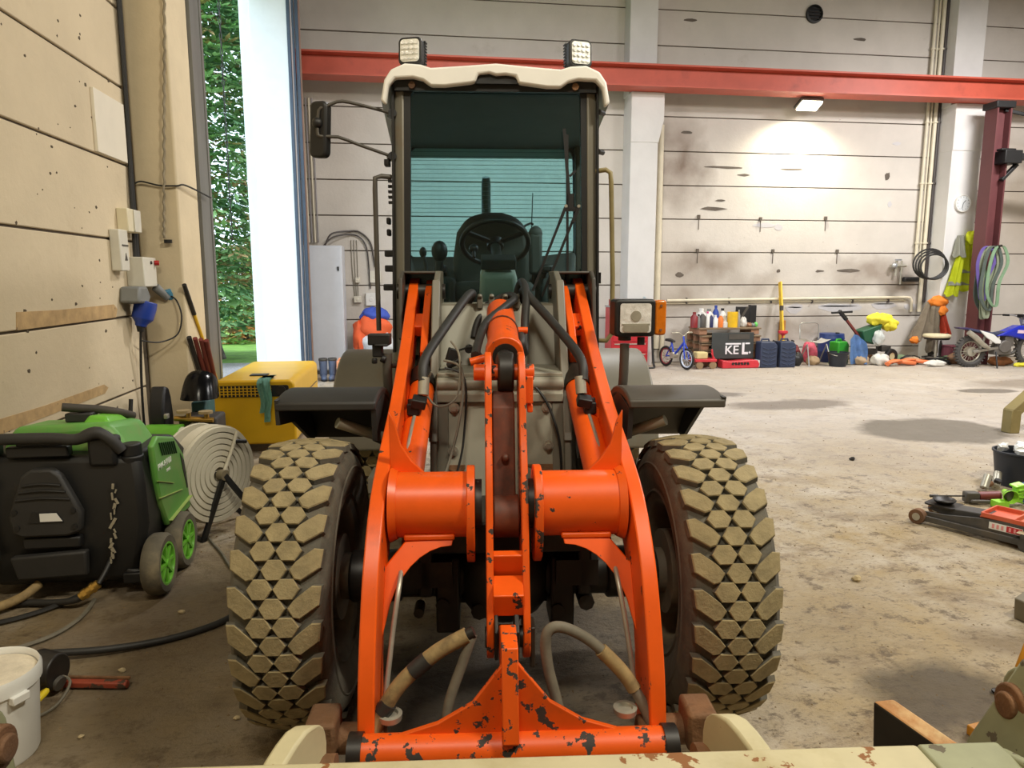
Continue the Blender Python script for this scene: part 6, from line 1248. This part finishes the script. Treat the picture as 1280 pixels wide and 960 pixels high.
junk = [('grey_rag', (150, 146, 136), 'grey rag heap'), ('green_net', (110, 130, 96), 'green-grey net heap'), ('tan_sack', (168, 146, 118), 'tan sack'), ('black_box', (36, 36, 38), 'black plastic box'), ('white_scrap', (206, 204, 196), 'white plastic scrap'), ('brown_offcut', (120, 88, 62), 'brown wood offcut')]
spots = [(9.6, 13.45, 0, 'behind the orange hoses'), (9.9, 13.4, 1, 'left of the grey coat'), (9.86, 12.95, 2, 'before the grey coat'), (10.0, 13.2, 3, 'under the stool edge'), (9.2, 13.5, 5, 'behind the tiller'), (9.98, 12.46, 4, 'beside the orange hose end'), (10.72, 13.0, 1, 'right of the stool foot'), (11.3, 13.2, 0, 'behind the dirt bike'), (8.72, 12.9, 2, 'between sack and tiller'), (9.05, 12.8, 4, 'under the green hopper'), (10.66, 12.78, 5, 'before the stool base')]
for x, y, k, where in spots:
    n, c, l = junk[k]; lump(n, x, y, R.uniform(.26, .42), R.uniform(.2, .3), R.uniform(.12, .24), mat(n, c, .8, var=.2, scale=8), '%s on the floor %s' % (l, where), n.split('_')[-1], int(x * 10))
# stool
t = thing('work_stool', 'round padded work stool on a chrome column before the hanging coat', 'stool', (10.28, 12.86, 0))
b = B(); b.lathe([(0, .52), (.2, .52), (.24, .535), (.25, .56), (.24, .59), (.18, .60), (0, .60)], n=28); b.done('seat_cushion', mat('cream_vinyl', (212, 202, 168), .5), t)
b = B(); b.lathe([(0, .49), (.22, .49), (.235, .525), (0, .525)], n=28); b.done('seat_pan', BLACK, t)
b = B(); b.cyl((0, 0, .1), (0, 0, .5), .025, n=12); b.done('column', STEEL, t)
for k in range(5):
    a = k * 2 * pi / 5 + .3; b = B(); b.bar((0, 0, .11), (.26 * cos(a), .26 * sin(a), .07), .045, .03); lg = b.done('leg', BLACK, t)
    b = B(); b.cyl((.26 * cos(a), .26 * sin(a) - .015, .03), (.26 * cos(a), .26 * sin(a) + .015, .03), .03, n=10); b.done('caster', BLACK, lg)
b = B(); b.lathe([(.2, .12), (.24, .12), (.24, .14), (.2, .14), (.2, .12)], n=24); b.done('tool_tray', BLACK, t)
# hanging garments
def garment(fn, nu, nv, th=.02):
    b = B(); b.grid(fn, nu, nv, th); return b
TAUPE = mat('taupe_workwear', (150, 138, 120), .85, var=.15, scale=8); ORC = mat('orange_workwear', (226, 128, 40), .75, var=.1); ORR = mat('red_orange_cloth', (208, 76, 50), .75, var=.1)
def drape(parent, name, m, top, bot, folds=4, amp=.03, depth=.14, ph=0, nu=28, nv=12, z_hem=.03):
    """a hanging piece of cloth: top and bot are (x centre, half width, z, y)"""
    def f(u, v):
        a = pi * u; k = v; xc = bot[0] + (top[0] - bot[0]) * k; w = bot[1] + (top[1] - bot[1]) * k; z = bot[2] + (top[2] - bot[2]) * k; y = bot[3] + (top[3] - bot[3]) * k
        fo = amp * (1.3 - k) * sin(folds * 2 * a + ph + 1.5 * k)
        return (xc - w * cos(a) * (1 + .04 * sin(9 * k + ph)), y - depth * (1 - .45 * k) * sin(a) - fo * sin(a), z + z_hem * sin(5 * a + ph) * (1 - k))
    b = B(); b.grid(f, nu, nv, .018); return b.done(name, m, parent, ang=70)
t = thing('work_coat', 'taupe work coat with orange hood and red-orange lining hanging low on the right pillar', 'coat', (10.55, 13.42, 0))
drape(t, 'coat_body', TAUPE, (.0, .12, 1.22, 0), (-.14, .34, .46, -.02), 4, .05, .16, .4)
drape(t, 'sleeve', TAUPE, (.0, .1, 1.14, -.12), (-.02, .13, .2, -.1), 3, .03, .12, 2)
drape(t, 'lining', ORR, (.14, .07, 1.12, -.04), (.24, .12, .58, -.08), 3, .03, .16, 1)
drape(t, 'skirt', FRAMEG, (.16, .16, .62, 0), (.18, .2, .12, -.02), 3, .03, .12, 3)
crumple(B(), (.06, -.1, 1.22), (.19, .13, .11), 6, 4, .2, flat=False).done('hood', ORC, t, ang=60)
crumple(B(), (.1, -.2, 1.04), (.1, .05, .09), 3, 3, .2, flat=False).done('orange_patch', ORC, t, ang=60)
crumple(B(), (-.40, -.12, .44), (.12, .06, .07), 4, 3, .2, flat=False).done('orange_cuff', ORC, t, ang=60)
HIV = mat('hi_vis_yellow', (206, 216, 30), .7, var=.08); REF = mat('reflective_grey', (158, 158, 144), .5, var=.08)
t = thing('hi_vis_jacket', 'hi-vis yellow jacket with grey reflective bands hanging on the right pillar', 'jacket', (11.0, 13.3, 1.35))
drape(t, 'front', HIV, (.12, .09, 1.06, -.02), (.16, .22, .1, -.02), 3, .035, .18, .5)
drape(t, 'sleeve', HIV, (-.04, .08, .86, -.06), (-.22, .13, .0, -.06), 3, .03, .14, 1.2)
drape(t, 'grey_lining', REF, (-.08, .07, 1.20, -.04), (-.1, .14, .78, -.06), 3, .03, .12, 2)
crumple(B(), (.13, -.1, 1.15), (.12, .1, .13), 5, 3, .18, flat=False).done('hood', HIV, t, ang=60)
drape(t, 'reflective_band', REF, (.155, .208, .28, -.034), (.157, .216, .21, -.034), 3, .035, .18, .5, nv=3, z_hem=0)
drape(t, 'reflective_band', REF, (.147, .168, .52, -.034), (.15, .178, .45, -.034), 3, .03, .175, .5, nv=3, z_hem=0)
drape(t, 'reflective_band', REF, (-.16, .118, .28, -.074), (-.175, .125, .2, -.074), 3, .03, .14, 1.2, nv=3, z_hem=0)
t = thing('hose_coil', 'coil of black hose hanging on the pipes beside the hi-vis jacket', 'hose', (10.28, 13.24, 1.98))
for k in range(4):
    b = B(); r = .36 - .02 * k; b.tube([(r * cos(a) + .015 * k, -.03 * k, r * .82 * sin(a) - .02 * k) for a in [i * 2 * pi / 30 for i in range(30)]], .018, n=7, closed=True); b.done('loop', RUBBER if k % 2 else CABLE, t)
t = thing('tap_manifold', 'cluster of grey taps and a black spout on the wall left of the hose coil', 'tap', (9.98, 13.72, 1.85))
b = B(); b.cyl((-.2, 0, .1), (.14, 0, .1), .03, n=10); b.cyl((-.08, 0, -.1), (-.08, 0, .2), .025, n=10); b.cyl((.04, 0, -.28), (.04, 0, .2), .02, n=10); b.done('pipework', STEEL, t)
b = B(); b.box((-.08, -.05, .22), (.14, .03, .03)); b.sph((-.16, -.06, .1), (.06, .05, .06)); b.done('tap_handle', SIL, t)
b = B(); b.box((.24, -.04, -.18), (.34, .12, .1)); b.done('black_spout', BLACK, t, bevel=.03)
GS = [mat('sling_green', (112, 140, 110), .85, var=.15), mat('sling_grey_green', (126, 134, 112), .85, var=.15), mat('sling_purple', (92, 76, 140), .85, var=.12), mat('sling_dark', (74, 84, 78), .85, var=.15)]
SLAB = ['faded green sling at the back of the bunch, against the maroon column', 'dark grey-green sling second from the back of the bunch', 'pale grey-green sling third from the back of the bunch', 'faded green sling fourth from the back of the hanging bunch', 'pale grey-green sling in the middle of the hanging bunch', 'purple lifting sling on the left of the hanging bunch', 'pale grey-green sling third from the front of the bunch', 'dark grey-green sling second from the front of the bunch', 'faded green sling frontmost in the hanging bunch']
random.seed(17)
for i in range(9):
    m = GS[(0, 3, 1, 0, 1, 2, 1, 3, 0)[i]]; w = random.uniform(.16, .30); h = random.uniform(.85, 1.3) if i != 5 else .95; x0 = 10.92 + random.uniform(-.06, .08) - (.06 if i == 5 else 0)
    P = [Vector((-w * .45, 0, 0)), Vector((-w * .8, -.02, -h * .3)), Vector((-w * .6 + random.uniform(-.1, .06), -.03, -h * .75)), Vector((-w * .35, -.03, -h)), Vector((-w * .05, -.03, -h * .97)), Vector((.0, -.02, -h * .6)), Vector((w * .5, -.01, -h * .25)), Vector((w * .3, 0, -.02)), Vector((0, .0, .06))]
    b = B(); Q = spline(P, 5, True); n = len(Q); ring = [[b.bm.verts.new(q + Vector((dx * .4, dy, 0))) for dx, dy in ((-.07, -.012), (.07, -.022), (.07, -.008), (-.07, .002))] for q in Q]
    for k in range(n):
        for j in range(4): b._f([ring[k][j], ring[k][(j + 1) % 4], ring[(k + 1) % n][(j + 1) % 4], ring[(k + 1) % n][j]])
    o = b.done('lifting_sling', m, loc=(x0, 12.56 - .034 * i, 2.24)); tag(o, SLAB[i], 'sling', 'lifting slings on the maroon column')
b = B(); b.cyl((10.94, 12.62, 2.27), (10.94, 12.22, 2.30), .022, n=10); tag(b.done('sling_hook', GREASE), 'dark hook on the maroon column carrying the slings', 'hook')
b = B(); b.box((0, 0, .16), (.36, .3, .32)); b.box((0, -.01, .33), (.38, .32, .03)); tag(b.done('maroon_box', mat('maroon_card', (128, 70, 84), .7), loc=(10.9, 13.1, 0), bevel=.008), 'maroon box on the floor behind the dirt bike rear wheel', 'box')
# ------------------------------------------------------------------ dirt bike
t = thing('dirt_bike', 'blue and white small dirt bike parked at the right edge before the wall', 'motorcycle', (10.56, 12.3, 0), radians(-4))
TY = mat('grey_bike_tyre', (70, 68, 66), .8, var=.2)
for x, r, nm in ((0, .30, 'rear'), (1.25, .34, 'front')):
    b = B(); wheelset(b, (x, 0, r), r - .05, .05, (0, 1, 0), 30)
    for k in range(30): a = k * 2 * pi / 30; b.box((x + r * .995 * cos(a), 0, r + r * .995 * sin(a)), (.025, .085, .03), (0, -a, 0))
    w = b.done('%s_tyre' % nm, TY, t)
    b = B(); wheelset(b, (x, 0, r), r - .1, .02, (0, 1, 0), 28); b.cyl((x, -.06, r), (x, .06, r), .09, n=16)
    for k in range(18): b.cyl((x, .02 * (-1) ** k, r), (x + (r - .1) * cos(k * pi / 9), 0, r + (r - .1) * sin(k * pi / 9)), .004, n=4)
    b.done('%s_rim' % nm, STEEL, w)
BB = mat('racing_blue', (30, 44, 170), .25, var=.05)
b = B(); b.prism([(.42, .60), (.60, .68), (.88, .80), (1.02, .80), (1.06, .70), (1.0, .52), (.86, .56), (.66, .60)], 'y', -.12, .12); b.done('tank_fairing', BB, t, bevel=.03, seg=3)
b = B(); b.prism([(-.12, .74), (.2, .70), (.45, .66), (.62, .69), (.62, .63), (.42, .6), (.1, .66), (-.14, .72)], 'y', -.09, .09); b.done('saddle', mat('seat_blue_grey', (52, 58, 84), .6), t, bevel=.02)
b = B(); b.prism([(-.34, .77), (-.1, .76), (.1, .72), (.1, .69), (-.1, .72), (-.3, .74)], 'y', -.07, .07); b.done('rear_mudguard', mat('dark_violet_plastic', (60, 50, 84), .4), t, bevel=.008)
b = B(); b.prism([(.06, .72), (.34, .64), (.5, .52), (.5, .46), (.4, .46), (.2, .58)], 'y', -.14, -.11); b.done('white_side_panel', WHITEP, t, bevel=.01)
b = B(); b.tube([(-.14, -.1, .68), (.0, -.12, .58), (.16, -.12, .44), (.3, -.1, .38)], [.05, .052, .045, .03], n=12, sub=3); b.done('exhaust', STEEL, t)
b = B(); b.bar((.0, -.09, .30), (.5, -.08, .38), .03, .05); b.bar((.0, .09, .30), (.5, .08, .38), .03, .05); b.bar((.14, -.08, .36), (.24, -.06, .62), .03, .04); b.done('swing_arm', mat('cast_aluminium', (160, 156, 148), .4, .6), t, bevel=.006)
b = B(); b.cyl((.62, -.12, .40), (.62, .12, .40), .12, n=18); b.box((.72, 0, .5), (.18, .16, .2)); b.box((.6, 0, .30), (.34, .18, .12)); b.done('engine', mat('grey_engine', (112, 108, 104), .5, .4), t, bevel=.015)
b = B(); b.tube([(.5, 0, .62), (.8, 0, .58), (.94, 0, .42), (.86, 0, .26), (.6, 0, .22)], .03, n=8, sub=4); b.bar((.5, 0, .62), (.5, 0, .3), .05, .05); b.bar((.98, 0, .74), (.8, 0, .5), .05, .05); b.done('frame', FRAMEG, t)
b = B(); b.tube([(1.25, -.08, .34), (1.12, -.08, .66), (1.02, -.08, .92)], .026, n=8); b.tube([(1.25, .08, .34), (1.12, .08, .66), (1.02, .08, .92)], .026, n=8); b.done('fork', SIL, t)
b = B(); b.prism([(.98, .62), (1.4, .76), (1.6, .72), (1.4, .8), (1.0, .72)], 'y', -.08, .08); b.done('front_mudguard', BB, t, bevel=.01)
b = B(); b.tube([(.90, -.36, .98), (.98, -.2, .98), (1.0, 0, .92), (.98, .2, .98), (.90, .36, .98)], .013, n=7, sub=3); b.done('handlebar', SIL, t)
b = B(); b.cyl((.89, -.38, .98), (.94, -.27, .98), .02, n=8); b.cyl((.89, .38, .98), (.94, .27, .98), .02, n=8); b.box((.99, 0, .98), (.1, .16, .06)); b.done('grip', BLACK, t)
b = B(); b.prism([(1.05, .82), (1.12, .80), (1.1, 1.0), (1.05, 1.02)], 'y', -.09, .09); b.done('number_plate', WHITEP, t, bevel=.01)
b = B(); b.prism([(.82, .66), (.98, .65), (.99, .71), (.83, .72)], 'y', -.1275, -.12); b.done('decal', mat('pink_white_decal', (222, 196, 214), .4, var=0), t)
b = B(); b.cyl((.45, -.1, .30), (.38, -.26, .0), .014, n=8); b.done('side_stand', BLACK, t)
lump('brown_leather_rag', 11.35, 12.45, .5, .3, .18, mat('brown_leather', (134, 84, 46), .7, var=.3, scale=7), 'brown leather heap on the floor under the dirt bike', 'rag', 12)
lump('yellow_rag', 11.6, 12.2, .3, .16, .08, mat('yellow_cloth', (222, 212, 56)), 'yellow rag on the floor before the dirt bike front wheel', 'rag', 13)
# ------------------------------------------------------------------ outside
LEAF = [mat('conifer_green', (150, 190, 122), .7, var=.3, scale=1.5), mat('conifer_dark', (104, 150, 96), .75, var=.3, scale=1.5), mat('conifer_brown', (176, 150, 98), .8, var=.3, scale=2), mat('autumn_orange', (226, 160, 90), .7, var=.25), mat('shrub_green', (170, 200, 100), .7, var=.3)]
BARK = mat('bark', (88, 74, 62), .9, var=.3, scale=12, bump=.8)
def tree(name, x, y, r, h, n, z0, lab, mats, weights, seed, size=.16, trunk=.16):
    t = thing(name, lab, 'tree' if h > 3 else 'shrub', (x, y, 0))
    b = B(); b.lathe([(trunk * 1.5, -.05), (trunk, .3), (trunk * .8, h * .5), (.03, h * .95), (0, h)], n=12); b.jitter(.015, 3).done('trunk', BARK, t)
    R = random.Random(seed); b = B()
    for i in range(n):
        hz = R.random(); z = z0 + (h - z0) * hz; rr = r * (1 - .55 * hz) * (.35 + .65 * sqrt(R.random())); a = R.uniform(0, 2 * pi)
        c = Vector((rr * cos(a), rr * sin(a), z - .25 * rr)); out = Vector((cos(a), sin(a), R.uniform(-.6, .35))).normalized(); side = out.cross(Vector((0, 0, 1))).normalized(); up = side.cross(out)
        b.mi = R.choices(range(len(mats)), weights)[0]; s = size * R.uniform(.6, 1.4)
        for k in range(4):   # a small drooping spray of four flat twigs
            q = (k - 1.5) * .5; d = (out * cos(q) + side * sin(q) + up * R.uniform(-.3, .2)).normalized(); w = d.cross(up).normalized() * s * .16; p = c + d * s * .2
            v = [b.bm.verts.new(p), b.bm.verts.new(p + d * s * .5 + w), b.bm.verts.new(p + d * s), b.bm.verts.new(p + d * s * .5 - w)]; b._f(v)
    b.done('foliage', mats, t, kind='stuff', ang=180)
tree('conifer', -4.35, 15.9, 1.75, 11.5, 8500, 1.0, 'tall green conifer filling the doorway outside the hall', LEAF[:3], (5, 3, 1.2), 1, .26, .2)
tree('conifer', -9.6, 26.5, 2.4, 12, 5000, .6, 'second conifer standing behind the tall one in the doorway', LEAF[:3], (4, 4, 1), 2, .34, .2)
tree('autumn_shrub', -4.7, 20.6, 1.4, 2.7, 2200, .1, 'orange and green autumn shrub beyond the lawn outside the doorway', [LEAF[3], LEAF[4], LEAF[0]], (4, 3, 2), 3, .22, .06)
